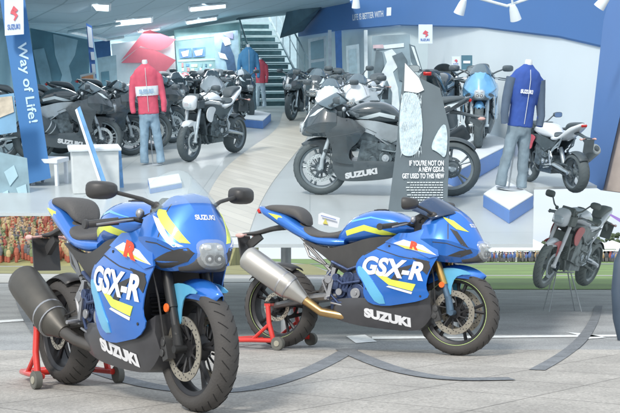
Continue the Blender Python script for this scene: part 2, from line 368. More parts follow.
        for sd in (-1, 1): P(MB().panel([(.62, .80), (.72, .79), (.84, .745), (.84, .740), (.72, .784), (.62, .794)], NOSEY, .006, sd, .02, 0, .0012).panel([(.70, .975), (.706, .975), (.735, .80), (.729, .80)], NOSEY, .006, sd, .02, 0, .0012), 'nose_seam', 'black', ns)
        # headlight: lens unit with dark surround
        m = MB().loft([(.80, .648, .700, .13), (.87, .650, .715, .10), (.905, .655, .735, .078), (.925, .668, .745, .055)], 24, .5, 3); P(m, 'headlight_surround', 'black', ns)
        hl = P(MB().loft([(.88, .662, .792, .078), (.915, .672, .790, .066), (.930, .684, .778, .052), (.935, .69, .77, .04)], 26, .62, 3), 'headlight', 'lens', ns)
        for sd in (-1, 1):
            pj = P(MB().ring(.012, .021, .925, .944, (0, sd*.027, .712), 'x', 20), 'projector_ring', 'lamprim', hl)
            P(MB().ball((.934, sd*.027, .712), (.010, .014, .014)), 'headlight_lamp', 'lampglow', hl)
            P(MB().loft([(.915, .748, .782, .020, sd*.036), (.934, .752, .780, .017, sd*.032), (.941, .758, .774, .010, sd*.029)], 12, .6, 2), 'position_light', 'lampglow', hl)
        P(MB().loft([(.885, .655, .808, .084), (.925, .664, .805, .072), (.945, .678, .792, .056), (.954, .69, .775, .04)], 26, .62, 3), 'headlight_cover', 'cover', hl)
        for sd in (-1, 1):
            m = MB()
            m.panel([(.66, .70), (.78, .745), (.875, .765), (.90, .74), (.87, .70), (.76, .672), (.68, .668)] if clear_screen else [(.72, .70), (.80, .735), (.865, .745), (.875, .72), (.80, .69)], NOSEY, .02, sd, .02, 0, .003)
            P(m, 'headlight_bezel', 'black', ns)
        if detail:
            for sd in (-1, 1):
                m = MB().panel([(.63, .955), (.71, .885), (.84, .79), (.875, .785), (.80, .86), (.70, .945)] if clear_screen else [(.66, .975), (.74, .945), (.84, .865), (.77, .885)], NOSEY, .012, sd, .02, 0, .0035)
                P(m, 'nose_stripe', 'yellow', ns)
                m = MB().panel([(.63, .922), (.71, .852), (.82, .768), (.86, .772), (.80, .80), (.70, .90)] if clear_screen else [(.73, .89), (.775, .87), (.858, .755), (.815, .775)], NOSEY, .012, sd, .02, 0, .0025)
                P(m, 'nose_flash', 'white' if clear_screen else 'black', ns)
            def nm(u, v, w_):
                y = u; z = .90+v; x = .60
                # march forward to the surface
                x = NOSEX(y, z)
                return (x+.003, y, z)
            P(MB().text('SUZUKI', nm, .032, .0012, 'CENTER'), 'nose_lettering', 'white', ns)
        # windscreen
        m = MB(); n, k_ = 12, 14; vs = []; top = 1.17 if clear_screen else 1.125
        for i in range(n+1):
            t = i/n
            for j in range(k_+1):
                v = -1+2*j/k_; a = v*R(80)
                wd = (.175-.055*t); dp = .20-.04*t
                x0 = .635-.17*t; z0 = 1.022+(top-1.022)*(t**.8)-.02*(1-t)-abs(v)**2.2*(.05+.05*t)
                vs.append((x0+dp*math.cos(a)-.075, wd*math.sin(a)*1.05, z0))
        m.add(vs, [(i*(k_+1)+j, i*(k_+1)+j+1, (i+1)*(k_+1)+j+1, (i+1)*(k_+1)+j) for i in range(n) for j in range(k_)])
        s_ = P(m, 'windscreen', 'screen' if clear_screen else 'screend')
        s_.modifiers.new('t', 'SOLIDIFY').thickness = .003
        if clear_screen: ns.scale = (.82, 1, 1); ns.location = (.6*.18-.01, 0, .02)
        # side fairings
        out = [(.04, .66), (.10, .715), (.20, .755), (.28, .80), (.36, .862), (.46, .86), (.56, .90), (.66, .84), (.66, .70), (.62, .64), (.585, .56), (.57, .48), (.60, .42), (.52, .385), (.40, .365), (.27, .345), (.14, .36), (.09, .42), (.10, .50), (.05, .56), (.03, .61)]
        if clear_screen: out = [(x_, z_-.035*max(0, min(1, (.50-z_)/.12)) if x_ < .60 else z_) for x_, z_ in out]
        if half: out = [(.20, .745), (.28, .80), (.38, .865), (.46, .86), (.56, .90), (.66, .84), (.66, .70), (.62, .64), (.585, .56), (.57, .48), (.60, .42), (.52, .385), (.40, .365), (.34, .37), (.40, .45), (.38, .54), (.30, .60), (.26, .68)]
        for sd in (-1, 1):
            sf = P(MB().panel(out, SIDE, .006, sd, .035, 1), 'side_fairing', 'body')
            if not half: P(MB().panel([(.045, .625), (.08, .63), (.15, .56), (.29, .365), (.20, .36), (.14, .44), (.09, .53), (.055, .57)], SIDE, .006, sd, .03, 1, .0062), 'fairing_flash', 'cyan', sf)
            bl = P(MB().panel([(.27, .80), (.37, .862), (.46, .862), (.56, .895), (.635, .85), (.665, .70), (.60, .685), (.50, .735), (.38, .772)], SIDE, .012, sd, .035, 0, .012), 'fairing_blade', 'body', sf) if not half else None
            if not half: P(MB().panel([(.475, .69), (.59, .665), (.605, .62), (.58, .57), (.545, .60), (.51, .66)], SIDE, .003, sd, .03, 0, .004), 'side_vent', 'black', sf)
            if not detail or half: continue
            P(MB().panel([(.16, .60), (.21, .595), (.32, .535), (.50, .503), (.475, .455), (.30, .497)], SIDE, .003, sd, .03, 0, .0040), 'fairing_stripe', 'yellow', sf)
            P(MB().panel([(.30, .492), (.475, .449), (.468, .434), (.28, .484)], SIDE, .003, sd, .03, 0, .0042), 'fairing_pinstripe', 'white', sf)
            P(MB().panel([(.31, .527), (.38, .617), (.488, .645), (.43, .59), (.36, .518)], SIDE, .003, sd, .03, 0, .0036), 'fairing_wedge', 'black', sf)
            P(MB().panel([(.335, .79), (.41, .815), (.55, .775), (.65, .705), (.48, .742)], SIDE, .003, sd, .03, 0, .0145), 'logo_patch', 'white', sf)
            P(MB().panel([(.36, .782), (.50, .758), (.63, .712), (.50, .742), (.43, .752)], SIDE, .003, sd, .03, 0, .0160), 'logo_patch_edge', 'yellow', sf)
            S = -sd
            def big(u, v, w_, S=S):
                x = .085+u if S > 0 else .60-u
                z = .565+v+(.02 if S > 0 else 0)-.11*(x-.085)
                x += .32*v-.01
                return (x, -S*(SIDE(x, z)+.0055), z)
            P(MB().text('GSX-R', big, .165, .007, 'LEFT', 0, 1.0), 'fairing_lettering', 'white', sf)
            def lr(u, v, w_, S=S):
                kx, kz = (2.3, 1.5) if clear_screen else (1.35, 1)
                x = (.468-.03*(kx-1))+u*kx if S > 0 else .575-u*kx
                z = .745+v*kz-.25*(x-.46)+.012-.02*(kz-1)
                return (x+.2*v, -S*(SIDE(x, z)+.0175), z)
            P(MB().text('R', lr, .066, .0042), 'fairing_logo', 'redgraph', sf)
    if detail and not naked:
        for sd in (-1, 1):
            sf2 = [c for c in root.children if c.name.startswith('side_fairing')][(sd+1)//2]
            m = MB()
            for u, v in ((.12, .68), (.30, .77), (.60, .72), (.57, .60), (.53, .42), (.20, .385), (.12, .47), (.42, .84)):
                y = SIDE(u, v); m.disc(.008, sd*(y-.002), sd*(y+.0035), (u, 0, v), seg=10)
            m.build('fastener', mt['dark'], sf2)
            m = MB().panel([(.095, .71), (.20, .757), (.38, .70), (.60, .66), (.60, .655), (.38, .694), (.20, .750), (.10, .704)], SIDE, .003, sd, .03, 0, .0016); m.build('panel_seam', mt['black'], sf2)
            P(MB().tube([(.46, sd*.12, .92), (.56, sd*.19, .80), (.60, sd*.15, .55), (.60, sd*.12, .36)], .005, 6), 'brake_hose', 'black')
        P(MB().tube([(.42, .1, .93), (.50, 0, .98), (.58, -.08, .90)], .006, 6).tube([(.40, -.16, .93), (.50, -.1, .97), (.60, -.05, .85)], .005, 6), 'control_cable', 'black')
    # belly pan
    if not naked:
        m = nose_mesh(MB(), BS)
        bp = P(m, 'belly_pan', 'belly')
        if detail:
            for S in (1, -1):
                def bt(u, v, w_, S=S):
                    x = .085+u*1.22 if S > 0 else .43-u*1.22
                    z = .268+v-.19*(x-.09)
                    return (x+.1*v, -S*(sec_y(BS, x, z)+.003), z)
                P(MB().text('SUZUKI', bt, .082, .0058, 'LEFT', 0, 1.02), 'belly_lettering', 'white', bp)
    return root
def TANKY(x, z):
    st = [(-.20, .80, .855, .07), (-.16, .79, .90, .10), (-.08, .79, .975, .135), (.02, .79, 1.02, .165), (.14, .80, 1.035, .178), (.27, .82, 1.015, .165), (.38, .84, .965, .13), (.45, .85, .93, .10)]
    return secy(st, x, z, .82)
def cat(st, x):
    for i in range(len(st)-1):
        if st[i][0] <= x <= st[i+1][0]:
            p = [st[max(i-1, 0)], st[i], st[i+1], st[min(i+2, len(st)-1)]]; lo, hi = 0, 1
            f = lambda t, k: .5*((2*p[1][k])+(-p[0][k]+p[2][k])*t+(2*p[0][k]-5*p[1][k]+4*p[2][k]-p[3][k])*t*t+(-p[0][k]+3*p[1][k]-3*p[2][k]+p[3][k])*t**3)
            for _ in range(24):
                md = (lo+hi)/2
                if f(md, 0) < x: lo = md
                else: hi = md
            return [f(lo, k) for k in range(len(st[0]))]
def secy(st, x, z, e):
    q = cat(st, max(st[0][0]+1e-4, min(st[-1][0]-1e-4, x)))
    s_ = max(-1, min(1, (z-(q[1]+q[2])/2)/((q[2]-q[1])/2)))
    return q[3]*(1-abs(s_)**(2/e))**(e/2) if abs(s_) < 1 else 0
# nose: half sections from the top centre to the bottom centre: x, then (y, z) pairs
NS = [(.53, 0, .90, .11, .955, .19, .915, .222, .82, .21, .73, .17, .69, 0, .68),
      (.63, 0, 1.015, .10, 1.005, .185, .925, .225, .82, .21, .715, .16, .665, 0, .65),
      (.72, 0, 1.028, .075, 1.015, .155, .925, .212, .81, .195, .70, .14, .655, 0, .645),
      (.80, 0, .972, .055, .962, .12, .885, .180, .785, .155, .70, .115, .660, 0, .645),
      (.87, 0, .870, .035, .862, .080, .820, .128, .755, .11, .700, .08, .670, 0, .655),
      (.925, 0, .775, .015, .770, .035, .758, .05, .732, .045, .708, .03, .690, 0, .685)]
BS = [(-.21, 0, .335, .10, .335, .13, .30, .11, .262, 0, .255), (-.15, 0, .385, .16, .385, .178, .33, .15, .235, 0, .225), (.05, 0, .40, .19, .40, .205, .33, .165, .195, 0, .185),
      (.35, 0, .40, .195, .40, .205, .32, .15, .172, 0, .162), (.50, 0, .42, .18, .42, .19, .33, .14, .19, 0, .18), (.575, 0, .47, .15, .46, .155, .38, .12, .28, 0, .27)]
def NOSEY(x, z): return sec_y(NS, x, z)
def sec_y(T, x, z):
    q = cat(T, max(T[0][0]+1e-4, min(T[-1][0]-1e-4, x))); y = q[1::2]; zz = q[2::2]
    if z >= zz[0]: return 0
    for k in range(len(zz)-1):
        if zz[k+1] <= z <= zz[k]:
            t = (zz[k]-z)/max(1e-6, zz[k]-zz[k+1]); return y[k]+(y[k+1]-y[k])*t
    return 0
def NOSEX(y, z):
    x = .92
    while x > .57 and NOSEY(x, z) < abs(y): x -= .002
    return x
def nose_mesh(m, NS=NS, sub=5):
    S = []
    for i in range(len(NS)-1):
        for k in range(sub): S.append(cat(NS, NS[i][0]+(NS[i+1][0]-NS[i][0])*k/sub+1e-5))
    S.append(NS[-1]); vs = []; L = 0
    for q in S:
        y, z = q[1::2], q[2::2]; pr = [(a, b) for a, b in zip(y, z)]+[(-a, b) for a, b in list(zip(y, z))[-2:0:-1]]; L = len(pr)
        vs += [(q[0], a, b) for a, b in pr]
    n = len(S)
    return m.add(vs, [(i*L+k, i*L+(k+1) % L, (i+1)*L+(k+1) % L, (i+1)*L+k) for i in range(n-1) for k in range(L)]+[tuple(range(L))[::-1], tuple((n-1)*L+k for k in range(L))])
NAVY = (.016, .055, .30)
def bike_mats(**k):
    d = dict(tyre=M('tyre rubber', (.062, .058, .055), .75, bump=.25, bscale=90), groove=M('tread groove', (.012, .012, .012), .9), rim=M('rim black', (.035, .035, .038), .4, .4),
             disc=M('brake disc steel', (.50, .46, .38), .35, .8), dark=M('dark machinery', (.05, .05, .052), .5, .3), fork=M('gold fork', (.62, .38, .12), .28, .9),
             forklow=M('fork slider alloy', (.12, .19, .27), .35, .6), amber=M('amber reflector', (.85, .16, .03), .25, var=.05), caliper=M('caliper grey', (.09, .09, .09), .4, .5),
             body=M('blue metallic paint', (.028, .175, .62), .24, .35, 1, var=.10, scale=3), cyan=M('light cyan paint', (.13, .47, .72), .3, .15, 1, var=.12, scale=5), engine=M('engine casing', (.06, .085, .17), .42, .6, var=.5, scale=14, bump=.2),
             frame=M('black frame', (.06, .058, .056), .5, .2), swing=M('swingarm alloy', (.20, .20, .20), .4, .7, var=.2), alu=M('machined alloy', (.42, .42, .43), .35, .8), black=M('satin black plastic', (.045, .044, .044), .45),
             indicator=M('indicator lens', (.65, .40, .36), .2), muffler=M('brushed muffler', (.52, .50, .46), .34, .75, var=.08, scale=2), pipe=M('titanium pipe', (.55, .36, .16), .3, .85),
             yellow=M('lime yellow decal', (.72, .80, .10), .4, coat=.5), white=M('white decal', (.80, .80, .82), .4, coat=.4), redgraph=M('red logo decal', (.75, .07, .02), .4), seat=M('seat vinyl', (.085, .082, .08), .62, bump=.25, bscale=120),
             red=M('red tail lens', (.55, .02, .02), .2), mirrorg=M('mirror glass', (.5, .55, .6), .08, .9), lens=M('headlight reflector bowl', (.34, .36, .37), .18, .8, 1, var=.5, scale=30), cover=M('clear headlight cover', (.75, .80, .82), .03, coat=1, alpha=.22, var=0), lamprim=M('projector rim', (.03, .03, .035), .3), lampglow=M('headlight reflector', (.75, .75, .74), .15, .7),
             screen=M('clear screen', (.55, .66, .68), .04, trans=0, alpha=.17, var=0), screend=M('smoked screen', (.02, .05, .12), .1, alpha=.85, var=0, coat=1), belly=M('belly pan black', (.055, .055, .06), .42, .1, .3), stripe=M('rim stripe lime', (.55, .72, .28), .4))
    d.update(k); return d
def place(o, x, y, z=0, heading=0, s=1):
    o.matrix_world = Matrix.Translation((x, y, z)) @ Matrix.Rotation(R(heading), 4, 'Z') @ Matrix.Scale(s, 4)
# ------------------------------------------------------------------ places in the scene
def W(px, py, Y): return Vector(((px-310)/1100*Y, Y, CAMZ-Y*(py-258)/1100))
def G(px, py, z=0): Y = (CAMZ-z)*1100/(py-258); return Vector(((px-310)/1100*Y, Y, z))
HZ, HP = 35, 1.72; AL = math.atan((258-HZ)/1100)
def FL(px, py, up=0):
    Y = HP*1100/(py-HZ); return W(px, py, Y)+Vector((0, -math.sin(AL), math.cos(AL)))*up
def rm(px, py, yaw=0, s=1, up=0, lean=0): return Matrix.Translation(FL(px, py, up)) @ Matrix.Rotation(AL, 4, 'X') @ Matrix.Rotation(R(lean), 4, 'Y') @ Matrix.Rotation(R(yaw), 4, 'Z') @ Matrix.Scale(s, 4)
UPV = Vector((0, -math.sin(AL), math.cos(AL)))
# ------------------------------------------------------------------ ground
def strip_sheet(name, pts, mat, z):
    return MB().add([(p[0], p[1], z) for p in pts], [tuple(range(len(pts)))]).build(name, mat)
asph = M('asphalt', (.41, .42, .42), .85, var=.22, scale=1.2, bump=.5, bscale=140)
def speck(m, scale, lo, hi, f):      # fine aggregate on top of the broad tone
    t = m.node_tree; b = t.nodes['Principled BSDF']; l = b.inputs['Base Color'].links[0]; src = l.from_socket
    co = t.nodes.new('ShaderNodeTexCoord'); v = t.nodes.new('ShaderNodeTexVoronoi'); v.inputs['Scale'].default_value = scale
    t.links.new(co.outputs['Object'], v.inputs['Vector'])
    r = t.nodes.new('ShaderNodeValToRGB'); r.color_ramp.elements[0].color = (*lo, 1); r.color_ramp.elements[1].color = (*hi, 1)
    t.links.new(v.outputs['Color'], r.inputs[0]); x = t.nodes.new('ShaderNodeMixRGB'); x.blend_type = 'MULTIPLY'; x.inputs[0].default_value = f
    t.links.new(src, x.inputs[1]); t.links.new(r.outputs[0], x.inputs[2]); t.links.new(x.outputs[0], b.inputs['Base Color']); return x, co
speck(asph, 95, (.45, .45, .45), (1, 1, 1), .8)
struct(strip_sheet('ground', [(-500, -30), (500, -30), (500, 900), (-500, 900)], asph, 0))
pave = M('stone paving', (.49, .465, .425), .8, var=.20, scale=1.6, bump=.4, bscale=120)
px_, co_ = speck(pave, 85, (.5, .5, .5), (1, 1, 1), .8)
t = pave.node_tree; mpn = t.nodes.new('ShaderNodeMapping'); mpn.inputs['Rotation'].default_value = (0, 0, R(38))
bk = t.nodes.new('ShaderNodeTexBrick'); bk.offset = 0; bk.inputs['Scale'].default_value = 1; bk.inputs['Brick Width'].default_value = .62; bk.inputs['Row Height'].default_value = .62; bk.inputs['Mortar Size'].default_value = .006
bk.inputs['Color1'].default_value = (1, 1, 1, 1); bk.inputs['Color2'].default_value = (.95, .95, .95, 1); bk.inputs['Mortar'].default_value = (.5, .5, .5, 1)
mm = t.nodes.new('ShaderNodeMixRGB'); mm.blend_type = 'MULTIPLY'; mm.inputs[0].default_value = 1
t.links.new(co_.outputs['Object'], mpn.inputs[0]); t.links.new(mpn.outputs[0], bk.inputs['Vector']); t.links.new(px_.outputs[0], mm.inputs[1]); t.links.new(bk.outputs[0], mm.inputs[2]); t.links.new(mm.outputs[0], t.nodes['Principled BSDF'].inputs['Base Color'])
struct(strip_sheet('pavement', [(-12, -2), (12, -2), (12, 8.05), (6, 8.1), (2, 8.25), (-2, 8.2), (-6, 8.0), (-12, 7.9)], pave, .004))
inl = M('dark stone inlay', (.22, .235, .25), .8, var=.25, scale=7, bump=.3); speck(inl, 90, (.5, .5, .5), (1, 1, 1), .7)
def inlay(pts, wpx, z=.008, name='pavement_inlay', mat=inl):
    p = chaikin([tuple(q) for q in pts], 3, False); g = [G(a, b) for a, b in p]; L = []; Rr = []
    for i, q in enumerate(g):
        d = (g[min(i+1, len(g)-1)]-g[max(i-1, 0)]).normalized(); n = Vector((-d.y, d.x, 0)); L.append(q+n*wpx/2); Rr.append(q-n*wpx/2)
    k = len(g); vs = [(v.x, v.y, z) for v in L+Rr]
    return struct(MB().add(vs, [(i, i+1, k+i+1, k+i) for i in range(k-1)]).build(name, mat))
inlay([(18, 296), (24, 312), (38, 334), (62, 354), (95, 372), (150, 388), (205, 394), (255, 390), (300, 376), (330, 362), (350, 350)], .13)
inlay([(344, 350), (370, 362), (402, 373), (450, 381), (512, 380)], .14, .0095)
inlay([(537, 371), (562, 357), (582, 341), (594, 322), (599, 306)], .10)
lm = M('white road paint', (.80, .82, .82), .7, var=.15, scale=20)
def line(name, pts): return struct(MB().add([tuple(G(a, b, .005)) for a, b in pts], [tuple(range(len(pts)))]).build(name, lm))
line('road_marking', [(372, 336.5), (372, 339), (640, 336.2), (640, 334.4)]); line('road_marking', [(346, 336), (356, 343), (377, 341.5), (365, 334.5)])
line('road_marking', [(566, 332), (586, 333.5), (606, 337.5), (580, 339.5), (584, 336.5)]); line('road_marking', [(-20, 321.5), (-20, 324), (36, 320), (36, 318)])
gm = M('mown grass', (.17, .26, .08), .95, var=.28, scale=.22, bump=.6, bscale=6); speck(gm, 3, (.7, .7, .7), (1, 1, 1), .6)
grass = strip_sheet('grass', [(1.5, 24), (60, 23.2), (300, 60), (400, 850), (-50, 850), (0, 118), (1, 60)], gm, .012); struct(grass, 'structure')
struct(strip_sheet('track', [(-5, 42), (120, 37), (120, 38.6), (-5, 43.6)], M('pale track strip', (.42, .42, .40), .8, var=.1, scale=3), .02))
struct(strip_sheet('track', [(0, 116), (400, 116), (400, 132), (0, 132)], M('grey track', (.20, .21, .22), .8, var=.1), .03))
struct(strip_sheet('runoff', [(-60, 24), (-1.2, 31), (-1, 60), (-60, 95)], M('pale concrete', (.42, .42, .39), .85, var=.1, scale=.6), .012))
struct(strip_sheet('runoff_grass', [(-60, 61), (-1, 44), (1, 44), (0, 120), (-22, 120), (-22, 85), (-60, 100)], M('dry grass', (.24, .23, .10), .95, var=.3, scale=.5), .02))
# far side: trees, tents, crowds
def blob_crowd(name, label, fn, n, mats, h=1.7):
    m = MB()
    for i in range(n):
        x, y, z = fn(); s_ = h*random.uniform(.85, 1.1); m.mi = random.randrange(len(mats)); a = random.uniform(-.3, .3)
        m.ball((x, y, z+s_*.60), (.24, .15, s_*.26), 8); m.ball((x, y, z+s_*.93), .12, 6); m.mi = len(mats)-1; m.ball((x, y, z+s_*.24), (.18, .13, s_*.26), 6)
    o = m.build(name, mats, smooth=0); tag(o, label, 'crowd', kind='stuff'); return o
cm = [M('shirt '+k, c, .8) for k, c in (('red', (.34, .10, .08)), ('white', (.65, .65, .62)), ('dark', (.06, .07, .09)), ('blue', (.08, .14, .35)), ('ochre', (.38, .27, .15)), ('grey', (.12, .12, .13)))]
blob_crowd('far_crowd', 'crowd of spectators standing along the far edge of the grass', lambda: (random.uniform(24, 82), random.uniform(178, 190), .03), 620, cm, 1.75)
bank = MB().add([(-45, 96, 0), (-7, 96, 0), (-7, 116, 4.4), (-45, 116, 4.4), (-45, 150, 4.4), (-7, 150, 4.4), (-7, 150, 0), (-45, 150, 0)], [(0, 1, 2, 3), (3, 2, 5, 4), (4, 5, 6, 7), (0, 3, 4, 7), (1, 6, 5, 2), (0, 7, 6, 1)]).build('embankment', MATS['dry grass'], smooth=0); struct(bank)
def bk_(): y = random.uniform(97, 118); return (random.uniform(-42, -9), y, min(4.4, (y-96)*.22)-.1)
blob_crowd('bank_crowd', 'packed crowd in red and yellow clothes on the bank at the left', bk_, 1700, [cm[0], cm[4], M('shirt yellow', (.45, .36, .18), .8), cm[5], M('shirt olive', (.16, .20, .10), .8), cm[4], M('shirt tan', (.40, .30, .22), .8), M('shirt brick', (.35, .10, .06), .8)], 1.7)
tm = M('far foliage', (.075, .105, .06), .95, var=.4, scale=.3)
m = MB()
for i in range(2600):
    x = random.uniform(34, 130); y = random.uniform(225, 245); h = 4.2+1.6*math.sin(x*.21)+1.1*math.sin(x*.77+1)+random.uniform(-.6, .6)
    m.ball((x, y, random.uniform(.3, max(1, h-.5))), (random.uniform(.3, .8), .6, random.uniform(.3, .6)), 6, (random.random(), random.random(), 0))
tag(m.build('far_wood', tm, smooth=0), 'low dark tree line along the horizon behind the crowd', 'woodland', kind='stuff')
for i, (px, wd, h) in enumerate(((508, 9, 2.6), (533, 7, 3.0), (565, 6, 2.6), (592, 7, 3.4), (612, 9, 2.8))):
    Y = 205; x = (px-310)/1100*Y; r = empty('marquee', ['long low white marquee nearest the blue nose of the motorcycle', 'white marquee with low peak, second from the motorcycle nose', 'small white marquee in the middle of the far row', 'tallest pointed white marquee of the far row', 'white marquee at the far right end of the row'][i], 'tent', 'white marquees on the horizon')
    r.location = (x, Y, 0)
    MB().box((0, 0, h*.35), (wd, 6, h*.7)).build('marquee_wall', M('white canvas', (.72, .74, .75), .8, var=.05), r)
    MB().add([(-wd/2-.2, -3.2, h*.7), (wd/2+.2, -3.2, h*.7), (wd/2+.2, 3.2, h*.7), (-wd/2-.2, 3.2, h*.7), (0, 0, h+1.2)], [(0, 1, 4), (1, 2, 4), (2, 3, 4), (3, 0, 4), (3, 2, 1, 0)]).build('marquee_roof', MATS['white canvas'], r, smooth=0)
# ------------------------------------------------------------------ showroom shell: a sloping floor on steel legs behind the motorcycles
def poly3(name, pts, mat, thick=.06, dirv=(0, 1, 0)):
    P3 = [W(*p) if not isinstance(p, Vector) else p for p in pts]; n = len(P3); d = Vector(dirv)*thick
    return MB().add(P3+[p+d for p in P3], [tuple(range(n)), tuple(range(n, 2*n))[::-1]]+[(i, (i+1) % n, (i+1) % n+n, i+n) for i in range(n)]).build(name, mat, smooth=0)
def wallstrip(name, top, bot, mat, thick=.08):
    T = [W(*p) for p in top]; B = [W(*p) for p in bot]; n = len(T); d = Vector((0, thick, 0)); m = MB()
    m.add(T+B+[p+d for p in T]+[p+d for p in B], [(i, i+1, n+i+1, n+i) for i in range(n-1)]+[(2*n+i, 3*n+i, 3*n+i+1, 2*n+i+1) for i in range(n-1)]+[(i, 2*n+i, 2*n+i+1, i+1) for i in range(n-1)]+[(n+i, n+i+1, 3*n+i+1, 3*n+i) for i in range(n-1)]+[(0, n, 3*n, 2*n), (n-1, 3*n-1, 4*n-1, 2*n-1)])
    return m.build(name, mat, smooth=30)
white = M('showroom white', (.58, .70, .74), .6, var=.04, scale=.8); fl = M('showroom floor', (.72, .77, .78), .22, var=.07, scale=.7, spec=.45)
F = FL
t = fl.node_tree; tr_ = t.nodes.new('ShaderNodeBsdfTranslucent'); tr_.inputs[0].default_value = (.8, .86, .88, 1); ms = t.nodes.new('ShaderNodeMixShader'); ms.inputs[0].default_value = .40
t.links.new(t.nodes['Principled BSDF'].outputs[0], ms.inputs[1]); t.links.new(tr_.outputs[0], ms.inputs[2]); t.links.new(ms.outputs[0], t.nodes['Material Output'].inputs[0])
bkf = t.nodes.new('ShaderNodeTexBrick'); bkf.offset = 0; bkf.inputs['Scale'].default_value = 1; bkf.inputs['Brick Width'].default_value = 1.2; bkf.inputs['Row Height'].default_value = 1.2; bkf.inputs['Mortar Size'].default_value = .006
bkf.inputs['Color1'].default_value = (1, 1, 1, 1); bkf.inputs['Color2'].default_value = (.95, .95, .95, 1); bkf.inputs['Mortar'].default_value = (.72, .74, .75, 1)
cof = t.nodes.new('ShaderNodeTexCoord'); t.links.new(cof.outputs['Object'], bkf.inputs[0]); xf = t.nodes.new('ShaderNodeMixRGB'); xf.blend_type = 'MULTIPLY'; xf.inputs[0].default_value = 1
t.links.new(t.nodes['Principled BSDF'].inputs['Base Color'].links[0].from_socket, xf.inputs[1]); t.links.new(bkf.outputs[0], xf.inputs[2]); t.links.new(xf.outputs[0], t.nodes['Principled BSDF'].inputs['Base Color'])
struct(poly3('floor', [F(-60, 213), F(60, 213), F(68, 244), F(533, 244), F(534, 187), F(680, 184), F(720, 96), F(-90, 96)], fl, -.03, UPV))
wd_ = M('wood floor boards', (.50, .50, .45), .4, var=.05, scale=2)
t = wd_.node_tree; bk = t.nodes.new('ShaderNodeTexBrick'); bk.inputs['Scale'].default_value = 1; bk.inputs['Brick Width'].default_value = 1.6; bk.inputs['Row Height'].default_value = .14; bk.inputs['Mortar Size'].default_value = .004
bk.inputs['Color1'].default_value = (.53, .52, .46, 1); bk.inputs['Color2'].default_value = (.45, .44, .39, 1); bk.inputs['Mortar'].default_value = (.33, .33, .31, 1)
co = t.nodes.new('ShaderNodeTexCoord'); mpn = t.nodes.new('ShaderNodeMapping'); mpn.inputs['Rotation'].default_value = (0, 0, R(62)); t.links.new(co.outputs['Object'], mpn.inputs[0]); t.links.new(mpn.outputs[0], bk.inputs[0]); t.links.new(bk.outputs[0], t.nodes['Principled BSDF'].inputs['Base Color'])
lp = chaikin([(196, 237), (205, 200), (222, 170), (250, 148), (278, 130), (283, 112)], 3, False); rp = chaikin([(314, 112), (310, 136), (290, 160), (270, 185), (256, 212), (248, 237)], 3, False)
mb = MB(); allp = [F(a, b)+UPV*.004 for a, b in lp+rp]; k = len(lp); R_ = rp[::-1]
vs = [F(a, b)+UPV*.004 for a, b in lp]+[F(a, b)+UPV*.004 for a, b in R_]; kk = min(k, len(R_))
mb.add(vs, [(i, i+1, k+i+1, k+i) for i in range(kk-1)]); struct(mb.build('wood_floor', wd_))
postm = M('steel post', (.35, .37, .38), .5, .6)
for i, (px, py) in enumerate(((286, 232), (452, 232), (184, 230), (128, 230))):
    p = F(px, py); o = MB().tube([(p.x, p.y, 0), (p.x, p.y, p.z-.055)], .045, 12).box((p.x, p.y, .01), (.2, .2, .02)).build('support_post', postm); tag(o, ['steel post holding the deck behind the seat of the silver muffler motorcycle', 'steel post holding the deck behind the tank of the silver muffler motorcycle', 'steel post holding the deck behind the nose of the black muffler motorcycle', 'steel post holding the deck behind the tank of the black muffler motorcycle'][i], 'post', 'deck posts')
blue = M('fascia blue', (.070, .19, .46), .6, var=.06, scale=.4); grey = M('ceiling grey', (.46, .60, .67), .85, var=.05, scale=.5)
# ceiling with tile joints
t = grey.node_tree; bk = t.nodes.new('ShaderNodeTexBrick'); bk.offset = 0; bk.inputs['Scale'].default_value = 1; bk.inputs['Brick Width'].default_value = .9; bk.inputs['Row Height'].default_value = 1.5; bk.inputs['Mortar Size'].default_value = .02
bk.inputs['Color1'].default_value = (.46, .60, .67, 1); bk.inputs['Color2'].default_value = (.44, .57, .64, 1); bk.inputs['Mortar'].default_value = (.30, .42, .48, 1)
co = t.nodes.new('ShaderNodeTexCoord'); mpn = t.nodes.new('ShaderNodeMapping'); mpn.inputs['Rotation'].default_value = (0, 0, R(-22)); t.links.new(co.outputs['Object'], mpn.inputs[0]); t.links.new(mpn.outputs[0], bk.inputs[0]); t.links.new(bk.outputs[0], t.nodes['Principled BSDF'].inputs['Base Color'])
CF = [(-60, -14, 13), (40, -14, 14), (110, -14, 15.5), (170, -14, 17), (235, -14, 18.5), (300, -14, 20), (350, -14, 20.5)]
CB = [(-60, 20, 20), (24, 27, 21.5), (108, 38, 24.3), (172, 30, 26.3), (238, 19, 27.3), (300, 13, 27.2), (350, 2, 23.8)]
struct(wallstrip('ceiling', CF, CB, grey, .12))
# fascia
FT = [(298, 14, 27), (345, 2, 24), (400, -12, 21), (480, -14, 17), (560, -14, 14.5), (610, -14, 13)]; FB = [(298, 36, 27), (345, 29, 24), (400, 24.5, 21), (480, 26.5, 17), (560, 36, 14.5), (609, 47, 13)]
tag(wallstrip('fascia', FT, FB, blue, .1), 'curved blue fascia band with white lettering over the white walls', 'fascia')
def onpx(p0, p1, p2, Y, lift=.0):   # lettering plane: p0 origin, p1 end of u=1, p2 end of v=1 in picture positions at depth Y
    o, a, b = W(*p0, Y-lift), W(*p1, Y-lift), W(*p2, Y-lift); return lambda u, v, w_=0: o+(a-o)*u+(b-o)*v+Vector((0, -w_, 0))
lw = M('white sign lettering', (.70, .76, .82), .6, var=0)
tag(MB().text('LIFE IS BETTER WITH', lambda u, v, w_: W(352.5+u*3.35-.3*v, 20.5-u*.44-v*8.5, 22.6-u*.17-.05), 1, .02).build('fascia_lettering', lw), 'white capital lettering on the blue fascia', 'lettering')
